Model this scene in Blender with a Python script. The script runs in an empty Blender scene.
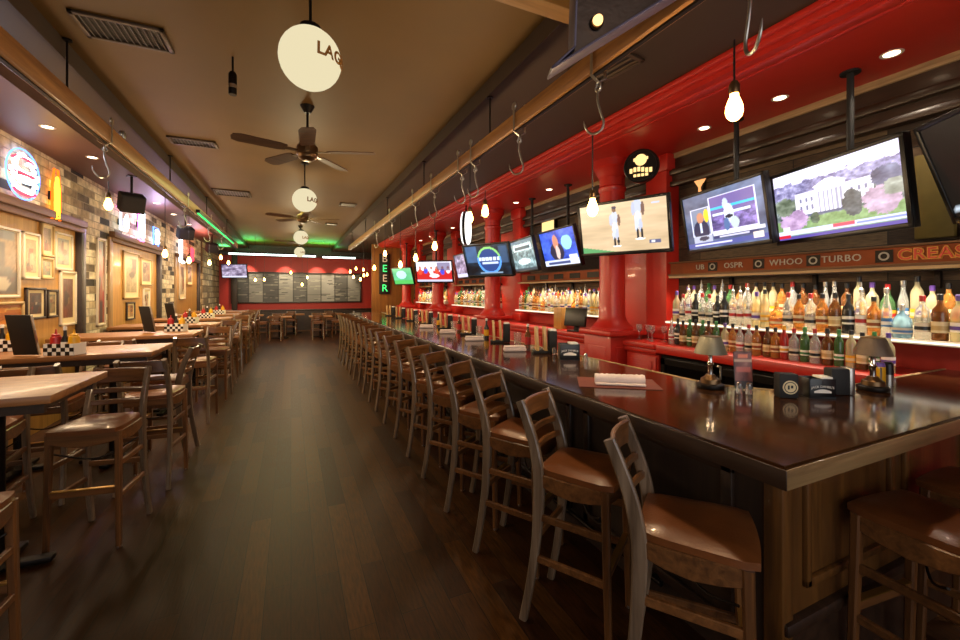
import bpy, bmesh, math, random
import numpy as np
from mathutils import Vector, Matrix
random.seed(7)
PI = math.pi
R = math.radians
SC = bpy.context.scene
COL = SC.collection

# ------------------------------------------------------------------ colour / materials
def lin(c):
    return tuple((x / 12.92 if x <= 0.04045 else ((x + 0.055) / 1.055) ** 2.4) for x in c)
def hx(s):
    return lin(tuple(int(s[i:i + 2], 16) / 255 for i in (0, 2, 4)))
MATS = {}
def newmat(name):
    m = bpy.data.materials.new(name); m.use_nodes = True
    nt = m.node_tree; b = nt.nodes['Principled BSDF']
    MATS[name] = m
    return m, nt, b
def mat(name, col, rough=0.5, metal=0.0, coat=0.0, trans=0.0, emit=None, es=0.0, spec=0.5, var=0.12, bump=0.0, scale=30):
    m, nt, b = newmat(name)
    c = hx(col) if isinstance(col, str) else col
    b.inputs['Roughness'].default_value = rough
    b.inputs['Metallic'].default_value = metal
    b.inputs['Coat Weight'].default_value = coat
    b.inputs['Transmission Weight'].default_value = trans
    b.inputs['Specular IOR Level'].default_value = spec
    if emit:
        b.inputs['Emission Color'].default_value = (*(hx(emit) if isinstance(emit, str) else emit), 1)
        b.inputs['Emission Strength'].default_value = es
    b.inputs['Base Color'].default_value = (*c, 1)
    if var > 0 and not trans:
        tc = nt.nodes.new('ShaderNodeTexCoord')
        n = nt.nodes.new('ShaderNodeTexNoise'); n.inputs['Scale'].default_value = scale * 0.3; n.inputs['Detail'].default_value = 4
        nt.links.new(tc.outputs['Object'], n.inputs['Vector'])
        mx = nt.nodes.new('ShaderNodeMix'); mx.data_type = 'RGBA'
        mx.inputs[6].default_value = (*[x * (1 - var) for x in c], 1)
        mx.inputs[7].default_value = (*[min(1, x * (1 + var)) for x in c], 1)
        nt.links.new(n.outputs['Fac'], mx.inputs[0]); nt.links.new(mx.outputs[2], b.inputs['Base Color'])
        if bump:
            bp = nt.nodes.new('ShaderNodeBump'); bp.inputs['Strength'].default_value = bump; bp.inputs['Distance'].default_value = 0.004
            n2 = nt.nodes.new('ShaderNodeTexNoise'); n2.inputs['Scale'].default_value = scale * 3
            nt.links.new(tc.outputs['Object'], n2.inputs['Vector'])
            nt.links.new(n2.outputs['Fac'], bp.inputs['Height']); nt.links.new(bp.outputs['Normal'], b.inputs['Normal'])
    return m
def wood(name, c1, c2, axis='X', scale=1.0, rough=0.4, coat=0.0, bump=0.15, rnd=0.25, stretch=0.06):
    m, nt, b = newmat(name)
    L = nt.links.new; N = nt.nodes.new
    tc = N('ShaderNodeTexCoord'); mp = N('ShaderNodeMapping')
    s = [9 * scale] * 3; s['XYZ'.index(axis)] = 9 * scale * stretch
    mp.inputs['Scale'].default_value = s
    oi = N('ShaderNodeObjectInfo')
    ad = N('ShaderNodeVectorMath'); ad.operation = 'ADD'
    sc = N('ShaderNodeVectorMath'); sc.operation = 'SCALE'; sc.inputs['Scale'].default_value = 37
    cx = N('ShaderNodeCombineXYZ')
    for k in range(3): L(oi.outputs['Random'], cx.inputs[k])
    L(cx.outputs[0], sc.inputs[0]); L(tc.outputs['Object'], ad.inputs[0]); L(sc.outputs[0], ad.inputs[1])
    L(ad.outputs[0], mp.inputs['Vector'])
    n = N('ShaderNodeTexNoise'); n.inputs['Scale'].default_value = 2.2; n.inputs['Detail'].default_value = 8; n.inputs['Roughness'].default_value = 0.65; n.inputs['Distortion'].default_value = 0.6
    L(mp.outputs[0], n.inputs['Vector'])
    rp = N('ShaderNodeValToRGB')
    rp.color_ramp.elements[0].position = 0.3; rp.color_ramp.elements[1].position = 0.72
    rp.color_ramp.elements[0].color = (*hx(c1), 1); rp.color_ramp.elements[1].color = (*hx(c2), 1)
    L(n.outputs['Fac'], rp.inputs[0])
    hs = N('ShaderNodeHueSaturation'); ma = N('ShaderNodeMapRange')
    ma.inputs['To Min'].default_value = 1 - rnd; ma.inputs['To Max'].default_value = 1 + rnd
    L(oi.outputs['Random'], ma.inputs[0]); L(ma.outputs[0], hs.inputs['Value']); L(rp.outputs[0], hs.inputs['Color'])
    L(hs.outputs[0], b.inputs['Base Color'])
    b.inputs['Roughness'].default_value = rough; b.inputs['Coat Weight'].default_value = coat; b.inputs['Coat Roughness'].default_value = 0.12
    bp = N('ShaderNodeBump'); bp.inputs['Strength'].default_value = bump; bp.inputs['Distance'].default_value = 0.003
    L(n.outputs['Fac'], bp.inputs['Height']); L(bp.outputs[0], b.inputs['Normal'])
    return m
def emis(name, col, s):
    m = bpy.data.materials.new(name); m.use_nodes = True; nt = m.node_tree
    nt.nodes.remove(nt.nodes['Principled BSDF'])
    e = nt.nodes.new('ShaderNodeEmission'); e.inputs[0].default_value = (*hx(col), 1); e.inputs[1].default_value = s
    nt.links.new(e.outputs[0], nt.nodes['Material Output'].inputs[0]); MATS[name] = m
    return m
def attrmat(name, emit=0.0, rough=0.5):
    m, nt, b = newmat(name)
    a = nt.nodes.new('ShaderNodeAttribute'); a.attribute_name = 'Col'
    if emit:
        b.inputs['Base Color'].default_value = (0.01, 0.01, 0.01, 1)
        nt.links.new(a.outputs['Color'], b.inputs['Emission Color']); b.inputs['Emission Strength'].default_value = emit
    else:
        nt.links.new(a.outputs['Color'], b.inputs['Base Color'])
    b.inputs['Roughness'].default_value = rough
    return m
def brickmat(name, pal, bw, bh, mortar, mcol, axes, rough=0.75, bump=0.6, msize=0.012, off=0.5, grain=None, rvar=0.0):
    """bricks/planks; axes = expression of object coords used as (u, v)"""
    m, nt, b = newmat(name); L = nt.links.new; N = nt.nodes.new
    tc = N('ShaderNodeTexCoord'); sp = N('ShaderNodeSeparateXYZ'); L(tc.outputs['Object'], sp.inputs[0])
    cb = N('ShaderNodeCombineXYZ')
    def src(ax):
        if len(ax) == 1: return sp.outputs['XYZ'.index(ax)]
        ad = N('ShaderNodeMath'); ad.operation = 'ADD'
        L(sp.outputs['XYZ'.index(ax[0])], ad.inputs[0]); L(sp.outputs['XYZ'.index(ax[1])], ad.inputs[1]); return ad.outputs[0]
    L(src(axes[0]), cb.inputs[0]); L(src(axes[1]), cb.inputs[1])
    br = N('ShaderNodeTexBrick'); br.offset = off; br.offset_frequency = 2
    br.inputs['Color1'].default_value = (0, 0, 0, 1); br.inputs['Color2'].default_value = (1, 1, 1, 1)
    br.inputs['Mortar'].default_value = (0.5, 0.5, 0.5, 1)
    br.inputs['Scale'].default_value = 1; br.inputs['Mortar Size'].default_value = msize
    br.inputs['Brick Width'].default_value = bw; br.inputs['Row Height'].default_value = bh
    br.inputs['Mortar Smooth'].default_value = 0.2
    L(cb.outputs[0], br.inputs['Vector'])
    rp = N('ShaderNodeValToRGB'); rp.color_ramp.interpolation = 'CONSTANT'
    e = rp.color_ramp.elements
    while len(e) < len(pal): e.new(0.5)
    for i, c in enumerate(pal): e[i].position = i / len(pal); e[i].color = (*hx(c), 1)
    L(br.outputs['Color'], rp.inputs[0])
    n = N('ShaderNodeTexNoise'); n.inputs['Detail'].default_value = 6; n.inputs['Scale'].default_value = 9
    if grain:
        mp = N('ShaderNodeMapping'); mp.inputs['Scale'].default_value = grain; L(tc.outputs['Object'], mp.inputs[0]); L(mp.outputs[0], n.inputs['Vector'])
    else: L(tc.outputs['Object'], n.inputs['Vector'])
    hs = N('ShaderNodeHueSaturation'); ma = N('ShaderNodeMapRange'); ma.inputs['From Min'].default_value = 0.3; ma.inputs['From Max'].default_value = 0.7
    ma.inputs['To Min'].default_value = 0.55; ma.inputs['To Max'].default_value = 1.35
    L(n.outputs['Fac'], ma.inputs[0]); L(ma.outputs[0], hs.inputs['Value']); L(rp.outputs[0], hs.inputs['Color'])
    mx = N('ShaderNodeMix'); mx.data_type = 'RGBA'; mx.inputs[7].default_value = (*hx(mcol), 1)
    L(br.outputs['Fac'], mx.inputs[0]); L(hs.outputs[0], mx.inputs[6]); L(mx.outputs[2], b.inputs['Base Color'])
    b.inputs['Roughness'].default_value = rough
    if rvar:
        mr = N('ShaderNodeMapRange'); mr.inputs['To Min'].default_value = rough - rvar; mr.inputs['To Max'].default_value = rough + rvar
        L(n.outputs['Fac'], mr.inputs[0]); L(mr.outputs[0], b.inputs['Roughness'])
    sb = N('ShaderNodeMath'); sb.operation = 'MULTIPLY_ADD'; sb.inputs[1].default_value = -1.0
    L(br.outputs['Fac'], sb.inputs[0])
    sm = N('ShaderNodeMath'); sm.operation = 'MULTIPLY'; sm.inputs[1].default_value = 0.5; L(n.outputs['Fac'], sm.inputs[0]); L(sm.outputs[0], sb.inputs[2])
    bp = N('ShaderNodeBump'); bp.inputs['Strength'].default_value = bump; bp.inputs['Distance'].default_value = 0.008
    L(sb.outputs[0], bp.inputs['Height']); L(bp.outputs[0], b.inputs['Normal'])
    return m

M_floor = brickmat('floor_planks', ['311907', '391f09', '2b1507', '3e240a', '331c08', '42260b'], 1.25, 0.125, 0, '0a0603', ('Y', 'X'), rough=0.46, bump=0.25, msize=0.0018, off=0.37, grain=(9, 1.1, 9), rvar=0.12)
M_floor.node_tree.nodes['Principled BSDF'].inputs['Specular IOR Level'].default_value = 0.12
M_brick = brickmat('painted_brick', ['d8ccb4', 'c0b094', 'e0d4bc', '6a5c4c', 'ccba9c', 'd4c6a8', '2e2824', 'c6b89e', 'b8a484', 'dccfb4', '94826a', 'cebc9e'], 0.36, 0.105, 0, 'a09480', ('XY', 'Z'), rough=0.85, bump=0.9, msize=0.006)
M_stone = brickmat('rough_stone', ['b09a78', '94805f', 'c4ae88', '7c6a50', 'a89474'], 0.42, 0.2, 0, '6a5a44', ('XY', 'Z'), rough=0.9, bump=1.0, msize=0.02)
M_barn = brickmat('barn_boards', ['4a3726', '5c4630', '382a1e', '66543c', '2e231a', '51402e'], 1.6, 0.14, 0, '120c08', ('XY', 'Z'), rough=0.7, bump=0.6, msize=0.004, off=0.41, grain=(1.5, 1.5, 14))
M_ceil = mat('ceiling_paint', '684a15', 0.6, var=0.22, scale=4)
M_ceil_dark = mat('ceiling_dark_paint', '3a2816', 0.65, var=0.15, scale=4)
M_ceil_left = mat('ceiling_left_paint', '5a3a30', 0.5, var=0.12, scale=4)
M_red = mat('red_gloss_paint', 'b8261a', 0.38, coat=0.08, var=0.08)
M_redwall = mat('red_wall_paint', 'b0281c', 0.5, var=0.1)
M_stool = wood('stool_wood', '432813', '7a4e28', 'Z', 1.6, 0.34, 0.25)
M_post = wood('daylit_post_wood', '4c3a2a', '86705a', 'Z', 1.6, 0.3, 0.5)  # stool wood greyed and lightened, daylight reflection painted into the post colour
M_stoolh = wood('stool_rail_wood', '452914', '7c502a', 'X', 1.6, 0.34, 0.25)
M_seat = mat('brown_vinyl', '6c3d1c', 0.34, coat=0.15, var=0.3, bump=0.25, scale=40)
M_table = wood('table_wood', '6b4020', 'a06c38', 'X', 1.2, 0.45, 0.08, rnd=0.12)
M_bar = wood('bar_top_wood', '24140c', '46290f', 'Y', 0.8, 0.11, 0.0, 0.06, rnd=0.05)
M_baredge = wood('bar_edge_wood', '5a4428', '967850', 'X', 1.0, 0.3, 0.4, 0.2, rnd=0.08)
M_barpan = wood('bar_panel_wood', '3a2310', '70481f', 'Z', 0.8, 0.32, 0.4, 0.15, rnd=0.06)
M_beam = wood('rail_timber', '7a4c22', 'b07a3c', 'Y', 1.0, 0.5, 0.1, rnd=0.08)
M_beamx = wood('cross_timber', '6a4c22', '96703a', 'X', 1.0, 0.5, 0.1, rnd=0.08)
M_trimw = wood('trim_wood', '4a3018', '7c5228', 'Y', 1.0, 0.6, 0.0, rnd=0.08)
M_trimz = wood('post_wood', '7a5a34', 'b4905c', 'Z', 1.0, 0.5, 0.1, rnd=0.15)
M_darkw = wood('dark_wood', '20140d', '3c281a', 'Y', 1.0, 0.4, 0.2, rnd=0.1)
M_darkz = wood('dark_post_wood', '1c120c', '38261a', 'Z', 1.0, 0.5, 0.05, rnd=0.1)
M_honey = wood('honey_panel', '9a6a2c', 'c89648', 'Z', 0.8, 0.45, 0.15, rnd=0.1)
M_pale = wood('pale_strip_wood', '8c6c44', 'c8a878', 'Y', 1.5, 0.5, 0.1, rnd=0.1)
M_menuw = wood('menu_wood', 'b08448', 'e0b878', 'Z', 1.2, 0.45, 0.1, rnd=0.1)
M_black = mat('black_plastic', '0c0c0d', 0.35, var=0.1)
M_matte = mat('matte_black', '141313', 0.7, var=0.1)
M_grille = mat('speaker_grille', '1e1a18', 0.8, bump=0.6, scale=90)
M_iron = mat('dark_iron', '221d1a', 0.45, 0.8, var=0.2)
M_steel = mat('galvanised_steel', 'a8a49c', 0.32, 0.95, var=0.15)
M_chrome = mat('chrome', 'd8d8d8', 0.12, 1.0, var=0.05)
M_bronze = mat('bronze', '6a5238', 0.35, 0.85, var=0.2)
M_brass = mat('brass', 'b8904a', 0.3, 0.9, var=0.15)
M_copper = mat('aged_copper', '7c7868', 0.5, 0.6, var=0.5, bump=0.3, scale=25)
M_fanw = wood('fan_blade_wood', '3c2410', '5c3a1a', 'X', 1.0, 0.65, 0.0)
M_white = mat('white_paper', 'e8e4dc', 0.7, var=0.04)
M_towel = mat('white_towel', 'd8c8c4', 0.9, var=0.06, bump=0.8, scale=60)
M_cream = mat('cream_mat_board', 'd8c69c', 0.7, var=0.05)
M_gold = mat('pale_gold_frame', 'b89a64', 0.4, 0.2, var=0.12)
M_whitef = mat('white_frame', 'cfc4b0', 0.45, var=0.06)
M_redc = mat('red_plastic', 'a81e1c', 0.35, var=0.05)
M_yel = mat('yellow_plastic', 'd8a018', 0.35, var=0.05)
M_ora = mat('orange_label', 'c8601c', 0.5, var=0.1)
M_grn = mat('green_card', '2c7a3c', 0.5, var=0.05)
M_blue = mat('blue_card', '3a6ea8', 0.4, var=0.05)
M_purp = mat('purple_cap', '5a3a90', 0.4, var=0.05)
M_rust = mat('rusty_paint', '84401a', 0.85, var=0.5, bump=0.5, scale=18)
M_letterw = mat('letter_white', 'b8b0a0', 0.6, var=0.2)
M_letterr = mat('letter_red', 'c83a1c', 0.5, var=0.1)
M_lettery = mat('letter_yellow', 'd0902c', 0.5, var=0.1)
M_navy = mat('weathered_purple_metal', '403848', 0.45, 0.4, var=0.5, bump=0.3, scale=14)
M_rustf = mat('weathered_brown_metal', '33241a', 0.4, 0.6, var=0.6, bump=0.3, scale=12)
M_olive = mat('olive_board', '7c6a30', 0.6, var=0.25)
M_brown = mat('letter_brown', '8a5a1c', 0.5, var=0.05)
M_mar = mat('placemat_paper', '6e3426', 0.7, var=0.35, scale=30)
M_duct = mat('vent_metal', '2c241e', 0.5, 0.4, var=0.2)
M_duct2 = mat('vent_slat_metal', '4c3c2c', 0.45, 0.4, var=0.2)
M_cooler = mat('cooler_black', '17120f', 0.25, var=0.2)
M_glassd = mat('cooler_glass', '0c0b0a', 0.06, coat=0.5, var=0)
M_globe = emis('globe_glow', 'fff0c4', .86)
M_bulb = emis('filament_bulb_glow', 'ffb45a', 30.0)
M_down = emis('downlight_glow', 'ffe2b8', 9.0)
M_tubew = emis('white_tube_glow', 'dff5ee', 5.0)
M_tubeg = emis('green_tube_glow', '46e070', 2.2)
M_neonw = emis('neon_white', 'dff0ff', 5.5)
M_neonr = emis('neon_red', 'ff3a4a', 4.0)
M_neonb = emis('neon_blue', '5a8aff', 4.5)
M_neonp = emis('neon_pink', 'ff7ae8', 5.0)
M_neony = emis('neon_yellow', 'ffb42a', 6.0)
M_neono = emis('neon_orange', 'ff6a1a', 2.5)
M_signlit = emis('lit_sign_white', 'f6f2ee', 2.2)
M_signam = emis('lit_sign_amber', 'ffd48a', 1.6)
M_strip = emis('shelf_light_strip', 'fff2dc', 1.6)
M_screen = attrmat('screen_picture', emit=1.6, rough=0.3)
M_print = attrmat('printed_picture', rough=0.35)
M_glassclear = mat('clear_glass', (0.93, 0.95, 0.93), 0.03, trans=0.92, var=0)
M_bodies = {
    'clear': mat('bottle_clear', (0.88, 0.9, 0.86), 0.05, trans=0.75, var=0),
    'pale': mat('bottle_pale_yellow', (0.86, 0.78, 0.48), 0.06, trans=0.65, var=0),
    'amber': mat('bottle_amber', (0.72, 0.3, 0.06), 0.06, trans=0.65, var=0),
    'brown': mat('bottle_brown', (0.22, 0.08, 0.02), 0.08, trans=0.5, var=0),
    'green': mat('bottle_green', (0.10, 0.26, 0.09), 0.06, trans=0.6, var=0),
    'blue': mat('bottle_blue', (0.3, 0.55, 0.75), 0.06, trans=0.65, var=0),
    'dark': mat('bottle_dark', (0.02, 0.02, 0.02), 0.1, trans=0.0, var=0),
    'red': mat('bottle_red', (0.5, 0.04, 0.03), 0.06, trans=0.4, var=0)}

# ------------------------------------------------------------------ mesh helpers
def NB(): return bmesh.new()
def xf(verts, M):
    for v in verts: v.co = M @ v.co
def bx(bm, c, s, bev=0.0, rot=None, mi=0):
    """box with centre c, size s, optional bevel"""
    t = bmesh.new()
    bmesh.ops.create_cube(t, size=1.0)
    for v in t.verts: v.co = Vector((v.co.x * s[0], v.co.y * s[1], v.co.z * s[2]))
    if bev > 0:
        bmesh.ops.bevel(t, geom=t.edges[:], offset=min(bev, min(s) * 0.45), segments=2, affect='EDGES', profile=0.5)
    M = Matrix.Translation(Vector(c))
    if rot is not None: M = M @ rot
    xf(t.verts, M); join(bm, t, mi)
def bb(bm, x0, x1, y0, y1, z0, z1, bev=0.0, mi=0):
    bx(bm, ((x0 + x1) / 2, (y0 + y1) / 2, (z0 + z1) / 2), (abs(x1 - x0), abs(y1 - y0), abs(z1 - z0)), bev, None, mi)
def join(bm, t, mi=0):
    vs = {}
    for v in t.verts: vs[v] = bm.verts.new(v.co)
    for f in t.faces:
        try:
            nf = bm.faces.new([vs[v] for v in f.verts]); nf.material_index = mi; nf.smooth = f.smooth
        except ValueError: pass
    t.free()
def lathe(bm, prof, n=24, c=(0, 0, 0), axis=None, mi=0, cap=True):
    """profile [(r, z)] spun round local Z"""
    M = Matrix.Translation(Vector(c))
    if axis is not None: M = M @ Vector((0, 0, 1)).rotation_difference(Vector(axis)).to_matrix().to_4x4()
    rings = []
    for r, z in prof:
        if r < 1e-5: rings.append([bm.verts.new(M @ Vector((0, 0, z)))])
        else: rings.append([bm.verts.new(M @ Vector((r * math.cos(2 * PI * k / n), r * math.sin(2 * PI * k / n), z))) for k in range(n)])
    for a, b in zip(rings, rings[1:]):
        for k in range(n):
            p = [a[k % len(a)], a[(k + 1) % len(a)], b[(k + 1) % len(b)], b[k % len(b)]]
            q = []
            for v in p:
                if v not in q: q.append(v)
            if len(q) > 2:
                f = bm.faces.new(q); f.material_index = mi; f.smooth = True
    if cap:
        for rg, fl in ((rings[0], True), (rings[-1], False)):
            if len(rg) > 2:
                f = bm.faces.new(rg[::-1] if fl else rg); f.material_index = mi
def cyl(bm, p0, p1, r0, r1=None, n=14, mi=0):
    p0 = Vector(p0); p1 = Vector(p1); d = p1 - p0
    lathe(bm, [(r0, 0), (r0 if r1 is None else r1, d.length)], n, p0, d.normalized(), mi)
def sweep(bm, pts, w, h, side=None, bev=0.2, round_=False, n=10, mi=0, caps=True):
    """section w (along side) x h (along normal) swept along pts; w,h may be lists"""
    pts = [Vector(p) for p in pts]; N_ = len(pts)
    W = w if isinstance(w, (list, tuple)) else [w] * N_
    H = h if isinstance(h, (list, tuple)) else [h] * N_
    rings = []; prev = None
    for i, p in enumerate(pts):
        t = (pts[min(i + 1, N_ - 1)] - pts[max(i - 1, 0)]).normalized()
        if side is not None: s = Vector(side); s = (s - t * s.dot(t)).normalized()
        else:
            s = prev if prev is not None else (Vector((0, 0, 1)) if abs(t.z) < 0.9 else Vector((1, 0, 0)))
            s = (s - t * s.dot(t)).normalized(); prev = s
        nn = t.cross(s).normalized()
        if round_: sec = [(math.cos(2 * PI * k / n) * W[i] / 2, math.sin(2 * PI * k / n) * H[i] / 2) for k in range(n)]
        else:
            b = bev * min(W[i], H[i]); a, c = W[i] / 2, H[i] / 2
            sec = [(a, -c + b), (a, c - b), (a - b, c), (-a + b, c), (-a, c - b), (-a, -c + b), (-a + b, -c), (a - b, -c)]
        rings.append([bm.verts.new(p + s * x + nn * y) for x, y in sec])
    for a, b in zip(rings, rings[1:]):
        m = len(a)
        for k in range(m):
            f = bm.faces.new([a[k], a[(k + 1) % m], b[(k + 1) % m], b[k]]); f.material_index = mi; f.smooth = True
    if caps:
        for rg in (rings[0][::-1], rings[-1]):
            f = bm.faces.new(rg); f.material_index = mi
def tube(bm, pts, r, n=8, mi=0): sweep(bm, pts, 2 * r, 2 * r, None, 0, True, n, mi)
def smoothpath(P, k=6):
    """Catmull-Rom through the points"""
    P = [Vector(p) for p in P]; out = []
    for i in range(len(P) - 1):
        a = P[max(i - 1, 0)]; b = P[i]; c = P[i + 1]; d = P[min(i + 2, len(P) - 1)]
        for j in range(k):
            t = j / k
            out.append(0.5 * ((2 * b) + (c - a) * t + (2 * a - 5 * b + 4 * c - d) * t * t + (3 * b - a - 3 * c + d) * t ** 3))
    out.append(P[-1]); return out
def prism(bm, poly, d, M=None, mi=0):
    """2D polygon (x, z) extruded along +y by d"""
    M = M or Matrix()
    a = [bm.verts.new(M @ Vector((x, 0, z))) for x, z in poly]; b = [bm.verts.new(M @ Vector((x, d, z))) for x, z in poly]
    f1 = bm.faces.new(a); f2 = bm.faces.new(b[::-1]); f1.material_index = f2.material_index = mi
    m = len(a)
    for k in range(m):
        f = bm.faces.new([a[(k + 1) % m], a[k], b[k], b[(k + 1) % m]]); f.material_index = mi
def obj(name, bm, m=None, parent=None, angle=35):
    me = bpy.data.meshes.new(name)
    bmesh.ops.recalc_face_normals(bm, faces=bm.faces[:])
    bm.to_mesh(me); bm.free()
    for p in me.polygons: p.use_smooth = True
    try: me.set_sharp_from_angle(angle=R(angle))
    except Exception: pass
    for mm in (m if isinstance(m, (list, tuple)) else [m]):
        if mm: me.materials.append(mm)
    o = bpy.data.objects.new(name, me); COL.objects.link(o)
    if parent is not None: o.parent = parent
    return o
def tag(o, label=None, cat=None, group=None, kind=None):
    if label: o['label'] = label
    if cat: o['category'] = cat
    if group: o['group'] = group
    if kind: o['kind'] = kind
    return o
def thing(name, label, cat, loc=(0, 0, 0), rz=0.0, group=None, kind=None):
    o = bpy.data.objects.new(name, None); COL.objects.link(o); o.empty_display_size = 0.1
    o.location = loc; o.rotation_euler = (0, 0, rz)
    return tag(o, label, cat, group, kind)
def struct(name, bm, m):
    o = obj(name, bm, m); o['kind'] = 'structure'; return o
CH = {}
def kids(o): return [c for c in COL.objects if c.parent == o]
KC = {}
def dup(root, loc, rz=None, label=None, group=None, scale=None):
    if root not in KC:
        KC[root] = [(c, kids(c)) for c in kids(root)]
    r = root.copy(); COL.objects.link(r); r.location = loc
    if rz is not None: r.rotation_euler = (0, 0, rz)
    if label: r['label'] = label
    if group: r['group'] = group
    if scale: r.scale = scale
    for ch, gs in KC[root]:
        c = ch.copy(); COL.objects.link(c); c.parent = r
        for g in gs:
            d = g.copy(); COL.objects.link(d); d.parent = c
    return r
class Maker:
    """first call moves the source itself, later calls copy it"""
    def __init__(s, root): s.root = root; s.used = False
    def put(s, loc, rz, label, group=None, scale=None):
        if not s.used:
            s.used = True; r = s.root; KC[r] = [(c, kids(c)) for c in kids(r)]
            r.location = loc; r.rotation_euler = (0, 0, rz); r['label'] = label
            if group: r['group'] = group
            if scale: r.scale = scale
            return r
        return dup(s.root, loc, rz, label, group, scale if scale else (1, 1, 1))
ORD = ['first', 'second', 'third', 'fourth', 'fifth', 'sixth', 'seventh', 'eighth', 'ninth', 'tenth', 'eleventh', 'twelfth', 'thirteenth', 'fourteenth', 'fifteenth', 'sixteenth', 'seventeenth', 'eighteenth', 'nineteenth', 'twentieth', 'twenty-first', 'twenty-second', 'twenty-third', 'twenty-fourth', 'twenty-fifth', 'twenty-sixth', 'twenty-seventh', 'twenty-eighth', 'twenty-ninth', 'thirtieth', 'thirty-first', 'thirty-second', 'thirty-third', 'thirty-fourth']
def text_bm(bm, s, size, M, ext=0.003, mi=0, spacing=1.0, fn=None, offset=0.0):
    cu = bpy.data.curves.new('t', 'FONT'); cu.body = s; cu.size = size; cu.extrude = ext; cu.align_x = 'CENTER'; cu.align_y = 'CENTER'; cu.space_character = spacing; cu.resolution_u = 3; cu.offset = offset
    o = bpy.data.objects.new('t', cu); COL.objects.link(o)
    dg = bpy.context.evaluated_depsgraph_get(); dg.update()
    me = bpy.data.meshes.new_from_object(o.evaluated_get(dg))
    t = bmesh.new(); t.from_mesh(me)
    for v in t.verts:
        p = Vector((v.co.x, -v.co.z, v.co.y))          # upright, facing -Y
        v.co = M @ (fn(p) if fn else p)
    join(bm, t, mi)
    bpy.data.objects.remove(o); bpy.data.curves.remove(cu); bpy.data.meshes.remove(me)
def picture(name, w, h, nx, ny, fn, m, parent=None, M=None):
    """flat picture in the XZ plane facing -Y, colours from fn(U, V) -> sRGB array"""
    M = M or Matrix()
    u = np.linspace(0, 1, nx + 1); v = np.linspace(0, 1, ny + 1)
    U, V = np.meshgrid(u, v)
    C = np.clip(fn(U, V), 0, 1)
    C = np.where(C <= 0.04045, C / 12.92, ((C + 0.055) / 1.055) ** 2.4).reshape(-1, 3)
    vs = [M @ Vector(((x - .5) * w, 0, (y - .5) * h)) for y in v for x in u]
    fs = [(j * (nx + 1) + i, j * (nx + 1) + i + 1, (j + 1) * (nx + 1) + i + 1, (j + 1) * (nx + 1) + i) for j in range(ny) for i in range(nx)]
    me = bpy.data.meshes.new(name); me.from_pydata(vs, [], fs)
    at = me.attributes.new('Col', 'FLOAT_COLOR', 'POINT')
    at.data.foreach_set('color', np.concatenate([C, np.ones((len(C), 1))], 1).astype(np.float32).ravel())
    me.materials.append(m)
    o = bpy.data.objects.new(name, me); COL.objects.link(o)
    if parent is not None: o.parent = parent
    return o
def light(name, kind, loc, power, col, size=0.1, sizey=None, rot=None, spot=None):
    l = bpy.data.lights.new(name, kind); l.energy = power; l.color = col
    if kind == 'AREA':
        l.shape = 'RECTANGLE' if sizey else 'SQUARE'; l.size = size
        if sizey: l.size_y = sizey
    else: l.shadow_soft_size = size
    if kind == 'SPOT': l.spot_size = spot or R(90); l.spot_blend = 0.6
    o = bpy.data.objects.new(name, l); COL.objects.link(o); o.location = loc
    if rot: o.rotation_euler = rot
    return o
WARM = (1.0, 0.72, 0.42); WARMW = (1.0, 0.84, 0.64); COOL = (0.78, 0.88, 1.0)

# ------------------------------------------------------------------ room dimensions (metres)
XL, XR, YN, YF = -2.6, 4.15, -2.4, 19.0
ZC, ZT = 3.32, 3.46                     # side ceiling, raised centre
BAYY = [4.0, 7.35, 10.7, 14.05]         # red columns

b = NB(); bb(b, XL - .3, XR + .1, YN, YF, -0.1, 0); struct('floor', b, M_floor)
b = NB(); bb(b, -1.52, 1.57, YN, YF, ZT, ZT + .1); struct('ceiling', b, M_ceil)
b = NB(); bb(b, 1.57, XR + .1, YN, YF, ZC, ZC + .2); struct('ceiling_right', b, M_ceil_dark)
b = NB(); bb(b, -1.95, -1.52, YN, YF, ZC, ZC + .2); struct('ceiling_left', b, M_ceil_dark)
b = NB(); bb(b, XL - .3, -1.95, YN, YF, 3.2, 3.5); struct('ceiling_aisle', b, M_ceil_left)
# left wall : brick face with three recessed bays
bays = [(3.9, 7.4), (8.35, 11.1), (12.4, 15.3)]
b = NB()
bb(b, XL - .3, XL, YN, YF, 2.55, 3.2)
ys = [YN] + [v for p in bays for v in p] + [YF]
for k in range(0, len(ys), 2): bb(b, XL - .3, XL, ys[k], ys[k + 1], 0, 2.55)
struct('wall_left', b, M_brick)
for i, (y0, y1) in enumerate(bays):
    b = NB(); bb(b, XL - .3, XL - .04, y0, y1, 0, 2.55); struct('wall_left_bay', b, M_honey)
b = NB(); bb(b, XL - .01, XL + .05, 15.6, 18.95, 0, 3.2); struct('wall_left_stone', b, M_stone)
b = NB(); bb(b, XL - .02, XL + .07, YN, 7.4, 2.47, 2.56, .01); bb(b, XL - .02, XL + .04, YN, 7.4, 2.40, 2.47, .008); struct('trim_1', b, M_trimw)
b = NB(); bb(b, XL - .02, XL + .07, 8.35, 11.1, 2.47, 2.56, .01); bb(b, XL - .02, XL + .04, 8.35, 11.1, 2.40, 2.47, .008); struct('trim_2', b, M_trimw)
b = NB(); bb(b, XL - .02, XL + .07, 12.4, 15.3, 2.47, 2.56, .01); struct('trim_3', b, M_trimw)
n = 4
for (y0, y1) in bays:
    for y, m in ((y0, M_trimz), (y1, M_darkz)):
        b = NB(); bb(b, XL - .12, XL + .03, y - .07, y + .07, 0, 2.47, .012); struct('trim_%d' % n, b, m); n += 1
b = NB(); bb(b, XL - .01, XL + .035, YN, 3.8, 0.9, 1.0, .01); struct('trim_%d' % n, b, M_darkw); n += 1
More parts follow.
